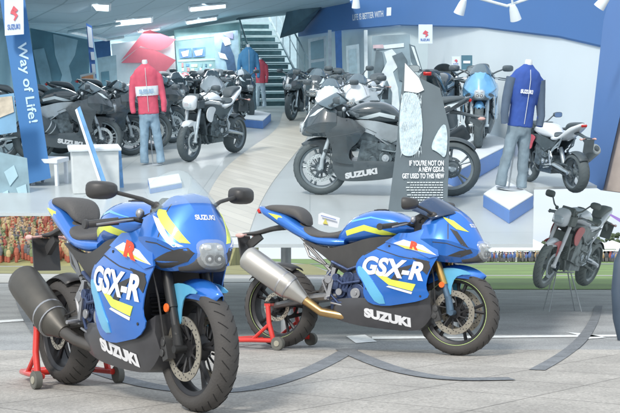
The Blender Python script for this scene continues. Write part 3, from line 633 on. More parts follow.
tag(MB().add([W(386.5, 16, 20.8), W(391, 15.5, 20.7), W(391.3, 7.3, 20.7), W(386.8, 7.7, 20.8)], [(0, 1, 2, 3)]).build('fascia_badge', lw), 'white square badge right of the lettering on the blue fascia', 'badge')
def slogo(m, f, k=1):   # angular two-part letter mark
    a = [(0, .55), (.46, 1), (1, .70), (.87, .60), (.72, .57), (.56, .62), (.33, .73), (.40, .68)]; a = [(0, .54), (.46, 1), (1, .70), (.86, .60), (.72, .57), (.56, .61), (.36, .72)]
    b = [(0, .54), (.33, .72), (.60, .53), (1.02, .30), (.75, .03), (.50, .18), (.26, .33)]; b = [(0, .46), (.27, .40), (.43, .44), (.62, .30), (.53, 0), (1, .46), (.66, .62), (.30, .74), (0, .54)]
    m.prism(a, f, 0, .004); m.prism([(0, .50), (.32, .70), (.64, .58), (1, .34), (.55, -.02), (.42, .06), (.62, .27), (.40, .42)], f, 0, .004); return m
# far walls
struct(wallstrip('wall', [(100, 37, 24.6), (178, 28, 26.4), (240, 18, 27.6)], [(100, 112.9, 24.6), (178, 106.4, 26.6), (240, 103, 28)], M('back wall', (.47, .65, .68), .7, var=.05, scale=.5)))
struct(wallstrip('wall', [(298, 36, 27.3), (345, 29, 24.4), (430, 24, 19.9)], [(298, 104.5, 27.3), (345, 112.8, 24.4), (427, 130.4, 19.9)], white))
struct(wallstrip('wall', [(425, 24.5, 20.2), (480, 26.5, 17.1), (560, 36, 14.6), (609, 47, 13.1)], [(422, 129, 20.2), (476, 145.9, 17.1), (545, 165, 14.6), (586, 179.6, 13.1)], M('right wall white', (.62, .71, .76), .6, var=.04, scale=.5)))
struct(wallstrip('wall', [(609, -14, 13.1), (650, -14, 11.6)], [(587, 181, 13), (603, 190, 12.3)], M('right wall blue', (.10, .22, .50), .6, var=.08, scale=.5)))
struct(wallstrip('wall', [(650, -14, 11.7), (720, -14, 11)], [(604, 190, 12.4), (720, 205, 11)], M('beige wall', (.50, .44, .40), .7, var=.08)))
struct(wallstrip('wall', [(-70, -14, 13.5), (24, 24, 21.5), (108, 38, 24.6)], [(-70, 178, 13.5), (20, 123, 21.5), (102, 112, 24.6)], M('left wall teal', (.24, .42, .50), .7, var=.2, scale=.7)))
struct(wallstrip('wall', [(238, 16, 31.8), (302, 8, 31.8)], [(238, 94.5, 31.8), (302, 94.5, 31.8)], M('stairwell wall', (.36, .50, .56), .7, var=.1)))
b2 = sport_bike('blue sport motorcycle with silver muffler and gold forks, side on behind the other blue one', bike_mats(), 'blue sport motorcycles on red stands')
place(b2, .41, 8.10, .004, -28.9, 1.0)
b1m = bike_mats(muffler=M('black muffler', (.09, .085, .075), .45, .4), fork=M('black fork', (.04, .04, .04), .4, .5), forklow=MATS['black fork'], pipe=M('dark pipe', (.12, .11, .1), .4, .7), stripe=None)
b1 = sport_bike('blue sport motorcycle with black muffler and clear screen, nose towards the viewer in front', b1m, 'blue sport motorcycles on red stands', muffler='black', clear_screen=True)
place(b1, -.905, 5.45, .004, -52.8, .93)
# ------------------------------------------------------------------ paddock stands
def stand(label, bike):
    r = empty('paddock_stand', label, 'stand', 'red paddock stands'); red = M('red stand paint', (.62, .035, .025), .35, coat=.4, bump=.05)
    m = MB()
    for sd in (-1, 1):
        m.tube([(-.66, sd*.22, .075), (-.70, sd*.215, .20), (-.72, sd*.20, .33)], .019, 10)
        m.tube([(-.60, sd*.22, .07), (-.85, sd*.20, .065), (-1.10, sd*.13, .05), (-1.18, sd*.05, .045)], .018, 10)
        m.tube([(-.70, sd*.215, .19), (-.86, sd*.20, .065)], .014, 8)
        m.box((-.72, sd*.175, .335), (.05, .07, .02))
    m.tube([(-1.18, -.055, .045), (-1.18, .055, .045)], .018, 10).tube([(-.84, -.20, .065), (-.84, .20, .065)], .016, 10).tube([(-1.05, -.15, .05), (-1.05, .15, .05)], .015, 8)
    m.build('stand_frame', red, r)
    for sd in (-1, 1):
        q = MB().disc(.048, sd*.235, sd*.275, (-.60, 0, .052)).ring(.03, .05, sd*.237, sd*.273, (-.60, 0, .052), seg=24); wl = q.build('roller', M('roller rubber', (.13, .13, .115), .7), r)
        MB().disc(.022, sd*.272, sd*.280, (-.60, 0, .052)).build('roller_hub', M('roller hub', (.35, .33, .26), .5), wl)
        MB().box((-.72, sd*.175, .352), (.055, .075, .014)).build('rubber_pad', M('pad rubber', (.03, .03, .03), .8), r, bev=.003)
    r.matrix_world = bike.matrix_world.copy(); return r
s2 = stand('red paddock stand under the rear wheel of the motorcycle with the silver muffler', b2)
s1 = stand('red paddock stand under the rear wheel of the motorcycle with the black muffler', b1)
# ------------------------------------------------------------------ graphics and signs
pr = M('poster red', (.70, .17, .22), .6, var=.04); cyn = M('paper white', (.76, .80, .83), .6, var=.03)
board = empty('wall_graphic', 'large red angular letter mark on the white wall behind the red jacket', 'wall graphic'); board.location = W(148, 65, 24.4)
def rel(o, f): loc = o.location.copy(); return lambda *a: Vector(f(*a))-loc
g = rel(board, onpx((121, 92), (176, 80), (121, 34), 24.3))
slogo(MB(), g).build('letter_mark', pr, board)
q = rel(board, lambda u, v, w_=0: W(u, v, 24.4+w_))
MB().prism([(111, 44), (174, 36), (178, 106), (118, 109)], q, 0, .03).build('backing_board', M('graphic board', (.72, .80, .82), .6, var=.04), board)
def sign(label, c, w_px, h_px, Y, tilt=0, dark=False):
    r = empty('brand_sign', label, 'sign'); r.location = W(*c, Y); ct, st_ = math.cos(R(tilt)), math.sin(R(tilt))
    f = rel(r, lambda u, v, w_=0: W(c[0]+(u*ct-v*st_)*w_px, c[1]-(v*ct*h_px/w_px+u*st_*h_px/w_px)*w_px, Y-w_))
    MB().prism([(-.5, -.5), (.5, -.5), (.5, .5), (-.5, .5)], f, 0, -.06).build('sign_board', M('sign dark', (.06, .16, .22), .5) if dark else M('sign white', (.62, .72, .80), .5, var=.03), r)
    if dark: MB().text('DEALER', lambda u, v, w_: f(-.38+u*.21, -.06+v*.25, .008), 1, .02).text('', lambda u, v, w_: f(0, 0, 0), 1).build('sign_lettering', lw, r) if 0 else MB().prism([(-.32, -.06), (.32, -.06), (.32, .12), (-.32, .12)], f, .004, .008).build('sign_band', lw, r)
    else:
        slogo(MB(), lambda u, v, w_=0: f((u-.5)*.42, .02+(v-.5)*.36, .006+w_)).build('sign_mark', M('sign red', (.60, .10, .13), .5), r)
        MB().text('SUZUKI', lambda u, v, w_: f(-.36+u*.195, -.36+v*.17, .008), 1, .025).build('sign_lettering', M('sign blue letters', (.05, .14, .42), .5, var=0), r)
    return r
sign('white sign with red mark at the top of the left pillar', (14, 14), 19, 42, 12.3, 2)
sign('small white sign with red mark hanging below the fascia', (425.5, 34), 14, 19, 18.4)
sign('small dark square sign on the right hand wall', (466.8, 62.5), 11, 14.5, 16.8, dark=True)
sign('tiny white sign with red mark left of the dark square sign', (456, 61), 8, 9, 17.2)
# left pillar with the running line
pil = empty('banner_pillar', 'blue pillar with white lettering at the left edge', 'pillar'); pil.location = W(20, 110, 12.5)
f = rel(pil, lambda u, v, w_=0: W(-2+u*25+(30+(0)*u)*v-2*u*v, -14+198*v-6*u*v, 12.5+w_))
MB().add([f(0, 0), f(1, 0), f(1, 1), f(0, 1), f(0, 0, .35), f(1, 0, .35), f(1, 1, .35), f(0, 1, .35)], [(0, 1, 2, 3), (4, 7, 6, 5), (0, 4, 5, 1), (1, 5, 6, 2), (2, 6, 7, 3), (3, 7, 4, 0)]).build('pillar_board', M('pillar blue', (.045, .18, .43), .6, var=.08, scale=1), pil, smooth=0)
MB().text('Way of Life!', lambda u, v, w_: f(.44+v*.50, .292+u*.082, -.006), 1.02, .018).build('pillar_lettering', M('pillar letters', (.50, .68, .82), .6, var=0), pil)
# slim banner column + posters on the left wall
def flat(name, label, cat_, pts, Y, mat, marks=(), t_=.03, group=None):
    cx = sum(p[0] for p in pts)/len(pts); cy = sum(p[1] for p in pts)/len(pts); r = empty(name, label, cat_, group); r.location = W(cx, cy, Y); k = rel(r, lambda u, v, w_=0: W(u, v, Y+w_))
    MB().prism(pts, k, 0, t_).build('board', mat, r, smooth=0)
    for mk_, (nm, mt_, ps) in enumerate(marks):
        [MB().prism(p, k, -.004-.0015*i-.014*mk_, -.012-.002*i-.014*mk_).build(nm, mt_, r, smooth=0) for i, p in enumerate(ps)]
    return r
dkp = M('poster dark', (.13, .27, .34), .55, var=.35, scale=1.5); ptl = M('poster pale', (.36, .54, .62), .6, var=.25, scale=2.5); mid = M('poster mid', (.24, .40, .48), .6, var=.3, scale=3)
flat('wall_poster', 'dark poster with pale draped figure beside the blue lettered pillar', 'poster', [(30, 28), (90, 40), (88, 112), (40, 122)], 20.2, dkp,
     [('figure_print', ptl, [[(53, 34), (66, 37), (78, 40), (75, 55), (69, 66), (72, 80), (66, 92), (70, 108), (61, 110), (58, 90), (62, 75), (55, 55)]]), ('shade_print', mid, [[(33, 50), (44, 48), (50, 70), (54, 96), (45, 100), (38, 75)], [(36, 100), (52, 92), (56, 102), (40, 112)]])])
flat('banner_column', 'slim blue and white vertical banner at the right of the dark poster', 'banner', [(86, 23), (92, 26), (98.5, 100), (93, 102)], 17.5, M('slim banner blue', (.06, .16, .44), .6, var=.1), [('letter_strip', lw, [[(87, 26), (91.5, 28), (93.5, 48), (89, 47)], [(90.5, 52), (94, 52), (95, 60), (91.5, 60)], [(91.5, 64), (95, 64), (96, 74), (92.5, 74)], [(93, 78), (96.5, 78), (97.5, 90), (94, 90)]])])
flat('price_board', 'orange and white picture board under the slim banner', 'board', [(80, 75), (95, 72), (98, 99), (84, 101)], 16.8, M('board pale', (.55, .66, .70), .6, var=.1, scale=8), [('orange_print', M('orange print', (.62, .30, .16), .6, var=.3, scale=14), [[(81.5, 77), (93, 74.5), (94, 85), (84, 88)]])])
flat('wall_screen', 'grey cabinet with a screen on the far left wall by the blue panel', 'cabinet', [(97, 58), (116, 55), (118, 98), (101, 101)], 23.5, M('cabinet grey', (.36, .50, .56), .6), [('screen', dkp, [[(101, 72), (109, 71), (110, 85), (102, 86)]])])
flat('wall_panel', 'dark blue panel high on the wall left of the red mark', 'panel', [(94, 42), (110, 40), (111, 56), (97, 59)], 23.8, M('dark blue panel', (.07, .17, .36), .6))
flat('picture_board', 'beige and orange picture board at the far left edge', 'board', [(-8, 96), (14, 93), (17, 132), (-8, 136)], 12.1, M('picture blue', (.16, .33, .50), .6, var=.2, scale=3), [('beige_print', M('beige print', (.50, .45, .36), .6, var=.3, scale=9), [[(-6, 98), (12, 96), (14, 112), (-6, 120)]])])
# display wall of accessories
dw = flat('display_wall', 'pale green accessory wall with two boxed helmets pictures', 'display', [(174, 30), (240, 22), (241, 104), (181, 108)], 25.6, M('display pale green', (.26, .42, .42), .7, var=.25, scale=3),
     [('shelf', M('shelf white', (.42, .56, .60), .6), [[(176, 37), (236, 30), (236, 34), (176, 41)], [(178, 60), (238, 57), (238, 59), (178, 62)], [(179, 84), (239, 80), (239, 82), (179, 86)]]),
      ('picture_frame', M('boxed picture', (.10, .22, .42), .5, var=.3, scale=8), [[(179, 49), (191, 48), (192, 57.5), (180, 58.5)], [(192.5, 48), (205, 47), (205, 56.5), (193, 57.5)]]), ('picture_print', lw, [[(181, 52), (189, 50), (188, 56), (183, 57)], [(194, 51), (203, 49), (202, 55), (196, 56)]])])
def helmet(label, px, py, Y, col, rot=0, s=1):
    r = empty('helmet', label, 'helmet', 'helmets on the accessory shelves'); r.matrix_world = Matrix.Translation(W(px, py, Y)) @ Matrix.Rotation(R(rot), 4, 'Z') @ Matrix.Scale(s, 4)
    m = MB().ball((0, 0, .02), (.125, .15, .135), 18).ball((0, -.06, -.06), (.09, .10, .07), 14); m.build('shell', M('helmet '+str(col), col, .3, coat=.5, var=.05), r)
    MB().ball((0, -.045, .015), (.105, .118, .055), 16).build('visor', M('visor tint', (.06, .10, .13), .15), r)
    return r
hl = [('red helmet on the middle shelf of the accessory wall', 185, 79, (.45, .12, .14)), ('pale helmet on the middle shelf near the boxed pictures', 196, 77.5, (.55, .66, .70)), ('dark helmet in the centre of the middle shelf', 207, 76.5, (.08, .14, .20)), ('blue helmet on the middle shelf', 219, 75, (.06, .20, .45)), ('white helmet at the right end of the middle shelf', 231, 74, (.70, .76, .78))]
for l, px, py, c in hl: helmet(l, px, py, 25.3, c)
flat('rider_poster', 'poster of a rider on a jumping motorcycle right of the accessory shelves', 'poster', [(214, 34), (238, 30), (240, 76), (216, 79)], 25.1, M('rider poster ground', (.34, .50, .58), .6, var=.3, scale=4),
     [('rider_print', M('rider print dark', (.06, .13, .24), .6, var=.3, scale=6), [[(222, 42), (230, 46), (234, 56), (236, 70), (228, 74), (226, 62), (220, 56)]]), ('rider_print_light', cyn, [[(222, 38), (229, 36), (231, 44), (225, 46)], [(218, 52), (225, 54), (228, 60), (220, 58)]]), ('rider_print_violet', M('violet print', (.30, .30, .55), .6), [[(222, 33.5), (233, 32), (233, 39), (229, 38)]])])
CN = (('dull green', (.20, .34, .36)), ('pale', (.50, .62, .64)), ('dark', (.10, .20, .26)), ('blue', (.12, .26, .46)), ('rose', (.40, .22, .22)), ('olive', (.44, .50, .38)), ('white', (.62, .70, .72)))
for rw, (v, rn) in enumerate(((65.5, 'top'), (70, 'second'), (86, 'middle'), (91, 'fourth'), (96, 'lowest'))):
    od = list(CN); random.shuffle(od)
    for i, (cn, c_) in enumerate(od):
        u = 183+i*4.6+random.uniform(-1, 1); p = W(u, v+random.uniform(-.6, .6), 25.35); o = MB().box((0, 0, 0), (random.uniform(.04, .09), .06, random.uniform(.06, .12))).build('accessory_box', M('box '+cn, c_, .6), bev=.006); o.location = p
        tag(o, '%s accessory box in the %s row of boxes on the green accessory wall' % (cn, rn), 'box', 'small boxes on the accessory wall')
# centre wall: blue column, windows, door, racing poster
tag(poly3('blue_column', [(335, 31, 23.2), (341.5, 30, 23.2), (343.5, 117, 23.2), (338, 117, 23.2)], M('column blue', (.07, .20, .50), .6), .2), 'narrow blue column below the fascia near the stairs', 'column')
flat('window_panel', 'tall framed pane beside the stairs left of the blue column', 'window', [(308, 39), (326, 36), (327, 108), (310, 107)], 24.2, M('pane frame', (.66, .76, .80), .5), [('pane', M('pane tint', (.30, .48, .56), .25, var=.3, scale=2), [[(310.5, 42), (323.5, 39), (324, 58), (311, 60)], [(311, 63), (324, 61), (325, 84), (312, 86)]])])
flat('white_door', 'white glazed door right of the blue column', 'door', [(346, 46), (359, 44), (361, 113), (348, 114)], 22.4, M('door white', (.62, .74, .78), .5), [('door_pane', M('door glass', (.44, .60, .66), .25, var=.2), [[(348.5, 50), (356.5, 48.5), (357.5, 78), (349.5, 79)]])])
for px_a, Yp, lb in ((366, 21.6, 'thin white post right of the white door'), (330, 23.6, 'thin white post left of the blue column')):
    tag(poly3('white_post', [(px_a-2, 30, Yp), (px_a+1.5, 30, Yp), (px_a+2, 35+1892/Yp, Yp), (px_a-1, 35+1892/Yp, Yp)], M('post white', (.68, .78, .82), .5), .1), lb, 'post', 'white wall posts')
rb = M('race poster ground', (.22, .31, .36), .55, var=.3, scale=2); rdk = M('race print dark', (.10, .15, .18), .6, var=.3, scale=5); rlt = M('race print light', (.60, .70, .74), .6, var=.15, scale=6)
flat('race_poster', 'grey poster of a pale suited rider and machine on the centre wall', 'poster', [(372, 36), (410, 34), (412, 118), (370, 121)], 19.2, rb,
     [('suit_print', rlt, [[(384, 52), (392, 49), (398, 56), (399, 66), (393, 72), (398, 88), (400, 110), (392, 112), (391, 92), (386, 80), (381, 96), (380, 112), (374, 112), (376, 90), (382, 72), (387, 62)], [(376, 46), (404, 43), (404, 47), (376, 50)]]), ('machine_print', rdk, [[(376, 50), (382, 52), (384, 66), (378, 78), (374, 72)], [(392, 56), (402, 52), (407, 60), (405, 82), (399, 80), (397, 66)], [(387, 80), (392, 92), (391, 108), (386, 108), (383, 96)]]), ('banner_print', M('rose print', (.50, .40, .44), .6), [[(373, 45), (383, 44.5), (384, 48), (373, 48.5)]])])
flat('flag_board', 'dark blade shaped board leaning beside the race poster', 'board', [(409, 44), (415, 46), (423, 72), (418, 73), (411, 62)], 18.6, rdk, [('pale_edge', rlt, [[(411, 46), (414, 47), (421, 69), (419.5, 70)]])])
# spot lamps and rails
def spot(label, px, py, Y, rot):
    r = empty('spot_lamp', label, 'spotlight', 'white spotlights in front of the fascia'); r.matrix_world = Matrix.Translation(W(px, py, Y)) @ Euler((R(25), R(rot), 0)).to_matrix().to_4x4()
    wm = M('lamp white', (.72, .80, .84), .4, var=.03)
    MB().lathe([(.0001, .10), (.03, .10), (.045, .05), (.062, -.07), (.055, -.07), (.04, 0), (.0001, .0)], axis='z', seg=20).build('lamp_shade', wm, r); MB().ball((0, 0, -.04), (.035, .035, .025), 12).build('bulb', M('bulb', (.9, .92, .9), .3, emit=.6, var=0), r)
    MB().tube([(0, 0, .08), (.02, 0, .22)], .012, 8).box((.02, 0, .235), (.07, .04, .03)).build('bracket', wm, r); return r
spot('spotlight near the middle of the fascia', 461, 8, 12.5, 20); spot('spotlight hanging from the white rail on the fascia', 514.5, 14, 12, -20); spot('spotlight cut by the top edge at the right', 603, 2, 11.6, 35); spot('small spotlight over the lettering of the fascia', 356, 3, 16, 0)
tag(MB().tube([W(470, -4, 11.9), W(507, 6, 12), W(530, -2, 12)], .016, 8).build('lamp_rail', MATS['lamp white']), 'bent white lamp rail in front of the blue fascia', 'rail')
def cpt(u, v):   # point on the ceiling; u picture column, v 0 front .. 1 back
    for i in range(len(CF)-1):
        if CF[i][0] <= u <= CF[i+1][0]:
            t_ = (u-CF[i][0])/(CF[i+1][0]-CF[i][0]); a = W(*CF[i]).lerp(W(*CF[i+1]), t_); b = W(*CB[i]).lerp(W(*CB[i+1]), t_); return a.lerp(b, v)
LAMP = 26; em = M('ceiling light', (.80, .88, .90), .5, emit=.8, var=0)
def cl(label, u0, u1, v0, v1):
    r = empty('ceiling_light', label, 'ceiling light', 'flat ceiling lights'); c = cpt((u0+u1)/2, (v0+v1)/2); r.location = c; dz = Vector((0, 0, -.02))
    P4 = [cpt(u0, v0), cpt(u1, v0), cpt(u1, v1), cpt(u0, v1)]; MB().add([p-c+dz*2 for p in P4]+[p-c for p in P4], [(0, 1, 2, 3), (0, 4, 5, 1), (1, 5, 6, 2), (2, 6, 7, 3), (3, 7, 4, 0)]).build('diffuser', em, r, smooth=0)
    la = bpy.data.lights.new('lamp', 'AREA'); la.energy = LAMP; la.size = 1.4; la.color = (.93, .97, 1); lo = bpy.data.objects.new('lamp', la); C.objects.link(lo); lo.parent = r; lo.location = (0, 0, -.12)
    m = MB(); [m.tube([P4[i]-c+dz, P4[(i+1) % 4]-c+dz], .03, 4) for i in range(4)]; m.build('light_frame', M('light frame', (.50, .60, .65), .5), r)
cl('ceiling light above the red angular mark', 116, 150, .52, .66); cl('ceiling light nearest the top edge over the accessory wall', 188, 224, .36, .48); cl('ceiling light over the accessory wall, farther in', 184, 214, .72, .84); cl('ceiling light at the top left beside the rail', 92, 110, .22, .34); cl('small ceiling light in the far left corner', 137, 158, .84, .90)
rp_ = [cpt(70, .62), cpt(110, .55), cpt(112, .30), cpt(160, .34)]
tag(MB().tube([p+Vector((0, 0, -.12)) for p in [cpt(74, .78), cpt(108, .90), cpt(108, .90), cpt(124, .86)]], .03, 6).tube([cpt(74, .78)+Vector((0, 0, -.12)), cpt(120, .50)+Vector((0, 0, -.12))], .03, 6).build('track_rail', M('track pale', (.62, .72, .76), .5)), 'pale lamp track under the ceiling at the left', 'rail')
# solid dark panel painting the shade of the upper floor opening by the stairs
tag(poly3('opening_shade', [(236, 19, 26.6), (262, 5, 25.2), (300, -4, 24.4), (345, -14, 23.8), (322, 6, 25), (303, 30, 26.4), (280, 37, 26.4), (287, 10, 26), (262, 12, 26.4)], M('opening shade', (.09, .16, .21), .7, var=.35, scale=2), .15), 'dark panel painted as the shaded opening above the staircase', 'landing')
# ------------------------------------------------------------------ staircase
st = empty('staircase', 'pale open staircase with steel handrails at the back', 'staircase'); st.matrix_world = rm(285, 108, 9)
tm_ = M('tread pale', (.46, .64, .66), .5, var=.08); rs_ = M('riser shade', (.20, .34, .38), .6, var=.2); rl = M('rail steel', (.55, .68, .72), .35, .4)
for i in range(12):
    wd2 = .62-.012*i; x0 = -.05-.035*i
    q_ = MB().box((x0, .20+.27*i, .17+.165*i), (wd2*2, .29, .035)).build('tread', tm_, st); MB().box((x0, .31+.27*i, .085+.165*i), (wd2*1.9, .015, .11)).build('dark_gap', rs_, q_)  # dark boards put the shade of the open gaps into colour
for sd in (-1, 1):
    MB().tube([(sd*.66-.05, .0, .10), (sd*.52-.46, 3.4, 2.12)], .035, 6).build('stringer', rl, st)
    m = MB().tube([(sd*.68-.05, -.15, .02), (sd*.68-.05, -.15, .95), (sd*.53-.47, 3.3, 2.95)], .022, 8)
    m.tube([(sd*.68-.05, -.15, .60), (sd*.53-.47, 3.3, 2.6)], .012, 6)
    for k in range(1, 6): t_ = k/6; a = Vector((sd*.68-.05, -.15, .95)).lerp(Vector((sd*.53-.47, 3.3, 2.95)), t_); m.tube([a, a-Vector((0, 0, .85))], .012, 6)
    m.build('handrail', rl, st)
# ------------------------------------------------------------------ mannequins
ctex = bpy.data.textures.new('cloth folds', 'CLOUDS'); ctex.noise_scale = .11; ctex.noise_depth = 2
def folds(o, st_=.035):
    d = o.modifiers.new('folds', 'DISPLACE'); d.texture = ctex; d.strength = st_*.7; d.mid_level = .5; d.texture_coords = 'LOCAL'
def mannequin(label, px, py, yaw, jk, tr, h=1.5, up=0, slv=None, band=None, letters=None, group='headless clothed mannequins', shirt=(.75, .8, .82), legs_apart=.10, base=True, lean=0):
    r = empty('mannequin', label, 'mannequin', group); r.matrix_world = rm(px, py, yaw, h/1.5, up, lean) @ Matrix.Diagonal((.78, .88, 1, 1))
    j = MB().loft([(.72, -.13, .12, .185), (.80, -.125, .115, .18), (.95, -.12, .11, .185), (1.10, -.125, .12, .205), (1.22, -.125, .12, .215), (1.32, -.105, .10, .20), (1.38, -.07, .07, .12), (1.42, -.05, .05, .065)], 28, .9, 3, 'z')
    mj = M('jacket '+str(jk), jk, .8, var=.10, scale=7, bump=.5, bscale=9)
    # loft along z gives (z, y, x): width was put on y, so turn it to face the viewer
    j.v = [(y, -x, z) if False else (y, x, z) for x, y, z in j.v]
    for sd in (-1, 1): j.tube([(sd*.11, 0, 1.285), (sd*.225, .01, 1.215), (sd*.265, -.01, 1.02), (sd*.285, -.05, .86), (sd*.27, -.07, .74)], [.07, .072, .06, .052, .046], 14)
    o = j.build('jacket', mj, r); rmod = o.modifiers.new('remesh', 'REMESH'); rmod.mode = 'VOXEL'; rmod.voxel_size = .014; rmod.use_smooth_shade = True; sm = o.modifiers.new('s', 'SMOOTH'); sm.iterations = 4; folds(o, .030)
    if slv:
        for sd in (-1, 1): MB().tube([(sd*.222, .01, 1.25), (sd*.247, .0, 1.13), (sd*.267, -.01, 1.02), (sd*.287, -.05, .86), (sd*.272, -.07, .745)], [.077, .071, .065, .057, .051], 16).build('sleeve', M('sleeve '+str(slv), slv, .8, bump=.4, bscale=9), o)
    if band: MB().loft([(.98, -.133, .128, .205), (1.04, -.134, .129, .212), (1.11, -.135, .13, .219)], 28, .9, 3, 'z').build('chest_band', M('band '+str(band), band, .8), o)
    if band:
        b_ = o.children[-1]; b_.data.transform(Matrix(((0, 1, 0, 0), (1, 0, 0, 0), (0, 0, 1, 0), (0, 0, 0, 1))))
    if letters:
        body, z0, sz, x0, col = letters; MB().text(body, lambda u, v, w_: (x0+u, -.146+.5*(x0+u)**2, z0+v), sz, .004).build('jacket_lettering', M('lettering '+str(col), col, .6, var=0), o)
    MB().tube([(0, -.131, .76), (0, -.140, 1.05), (0, -.135, 1.25), (0, -.09, 1.36)], .005, 6).build('zip', M('zip pale', (.6, .65, .68), .4), o)
    MB().loft([(1.37, -.045, .045, .05), (1.44, -.05, .05, .055), (1.47, -.04, .04, .045)], 16, .9, 2, 'z').build('neck', M('mannequin white', shirt, .5), r)
    t2 = MB().loft([(.62, -.11, .11, .165), (.72, -.12, .11, .175), (.84, -.11, .10, .165)], 24, .9, 3, 'z'); t2.v = [(y, x, z) for x, y, z in t2.v]
    for sd in (-1, 1): t2.tube([(sd*.075, 0, .72), (sd*(.07+legs_apart*.4), -.01, .45), (sd*(.07+legs_apart*.7), .01, .20), (sd*(.07+legs_apart*.8), 0, .03)], [.098, .083, .073, .078], 14)
    o = t2.build('trousers', M('trousers '+str(tr), tr, .85, var=.22, scale=6, bump=.6, bscale=11), r); rmod = o.modifiers.new('remesh', 'REMESH'); rmod.mode = 'VOXEL'; rmod.voxel_size = .014; rmod.use_smooth_shade = True; o.modifiers.new('s', 'SMOOTH').iterations = 3; folds(o, .045)
    if base: MB().disc(.19, 0, .012, (0, .04, 0), 'z', 28).tube([(0, .06, .0), (0, .06, .6)], .012, 8).build('stand_plate', M('stand steel', (.55, .60, .63), .4, .5), r)
    return r
def platform(label, pts, h, top=(.70, .76, .80)):
    r = empty('display_platform', label, 'platform', 'blue edged display platforms'); B = [F(*p) for p in pts]; c = sum(B, Vector())/len(B); r.location = c; n = len(B)
    MB().add([p-c for p in B]+[p-c+UPV*h*.999 for p in B], [tuple(range(n))[::-1], tuple(range(n, 2*n))]+[(i, (i+1) % n, (i+1) % n+n, i+n) for i in range(n)]).build('platform_side', M('platform blue', (.13, .27, .62), .5, var=.05), r, smooth=0, bev=.006)
    S = [(p-c)*.985+UPV*(h+.004) for p in B]; MB().add(S+[p+UPV*.012 for p in S], [tuple(range(n))[::-1], tuple(range(n, 2*n))]+[(i, (i+1) % n, (i+1) % n+n, i+n) for i in range(n)]).build('platform_top', M('platform top', top, .5, var=.03), r, smooth=0); return r
platform('square blue edged platform under the blue jacket and jeans mannequin', [(483, 207), (509, 224), (533, 208), (504, 192)], .12)
platform('long blue edged platform under the blue and white motorcycle', [(430, 176), (459, 189), (512, 158), (492, 146)], .20)
platform('small blue edged platform under the pair of mannequins near the stairs', [(243, 127), (263, 129), (271, 121), (252, 117)], .14)
platform('flat blue edged strip seen through the clear windscreen', [(150, 194), (182, 188), (179, 179), (148, 184)], .05, (.15, .30, .66))
mannequin('mannequin in blue racing jacket with black sleeves and jeans on the right platform', 510, 203, 14, (.035, .09, .36), (.20, .27, .32), 1.34, .14, lean=6, slv=(.08, .12, .18), letters=('SUZUKI', 1.10, .055, -.13, (.72, .76, .80)), legs_apart=.12)
mannequin('mannequin in red jacket with white chest band and faded jeans by the red wall mark', 153, 165, 8, (.62, .10, .16), (.24, .36, .46), 1.40, 0, lean=-3, band=(.72, .80, .84), letters=('SUZUKI', 1.015, .075, -.14, (.30, .45, .62)))
mannequin('mannequin in blue jacket and long black trousers near the stairs', 249, 116, 10, (.07, .24, .44), (.12, .19, .23), 1.42, .10)
mannequin('mannequin in bright red jacket and grey trousers nearest the stairs', 261, 112, -20, (.62, .10, .14), (.45, .56, .62), 1.12, .10)
# ------------------------------------------------------------------ showroom motorcycles, with the overlay's pale haze mixed into their paints
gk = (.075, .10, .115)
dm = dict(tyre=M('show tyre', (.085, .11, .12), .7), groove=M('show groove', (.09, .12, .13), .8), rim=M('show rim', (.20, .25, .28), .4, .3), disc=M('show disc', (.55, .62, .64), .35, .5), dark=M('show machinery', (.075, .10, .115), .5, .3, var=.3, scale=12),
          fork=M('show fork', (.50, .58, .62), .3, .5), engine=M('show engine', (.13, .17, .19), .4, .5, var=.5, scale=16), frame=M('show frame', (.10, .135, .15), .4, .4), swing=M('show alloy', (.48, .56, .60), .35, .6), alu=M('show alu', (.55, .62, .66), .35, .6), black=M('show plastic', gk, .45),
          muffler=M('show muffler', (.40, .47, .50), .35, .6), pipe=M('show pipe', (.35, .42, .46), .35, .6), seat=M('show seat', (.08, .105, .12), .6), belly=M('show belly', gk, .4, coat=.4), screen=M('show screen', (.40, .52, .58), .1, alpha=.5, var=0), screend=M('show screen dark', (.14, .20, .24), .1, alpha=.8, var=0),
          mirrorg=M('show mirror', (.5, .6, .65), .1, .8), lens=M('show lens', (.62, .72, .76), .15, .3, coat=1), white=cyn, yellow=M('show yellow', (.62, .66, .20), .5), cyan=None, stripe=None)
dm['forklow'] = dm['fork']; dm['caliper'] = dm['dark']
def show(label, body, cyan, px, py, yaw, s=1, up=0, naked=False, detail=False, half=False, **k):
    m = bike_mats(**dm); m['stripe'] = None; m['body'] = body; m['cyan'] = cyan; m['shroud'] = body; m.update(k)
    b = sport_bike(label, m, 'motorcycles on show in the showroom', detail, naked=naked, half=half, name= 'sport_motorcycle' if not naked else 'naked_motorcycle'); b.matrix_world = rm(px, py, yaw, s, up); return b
blk = M('show black paint', (.040, .060, .072), .22, coat=1, var=.15); wht = M('show white paint', (.74, .80, .83), .3, coat=1, var=.03)
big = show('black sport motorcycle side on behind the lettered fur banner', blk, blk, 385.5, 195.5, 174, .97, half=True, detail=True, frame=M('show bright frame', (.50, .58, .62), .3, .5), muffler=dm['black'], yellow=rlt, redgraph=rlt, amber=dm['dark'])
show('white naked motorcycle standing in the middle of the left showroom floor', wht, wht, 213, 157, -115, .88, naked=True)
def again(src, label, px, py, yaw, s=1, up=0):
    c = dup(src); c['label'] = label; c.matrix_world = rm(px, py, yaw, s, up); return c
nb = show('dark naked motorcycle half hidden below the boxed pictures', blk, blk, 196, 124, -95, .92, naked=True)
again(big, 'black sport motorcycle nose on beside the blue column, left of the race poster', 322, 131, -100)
again(nb, 'black naked motorcycle nose on just right of the blue column', 344, 131, -82)
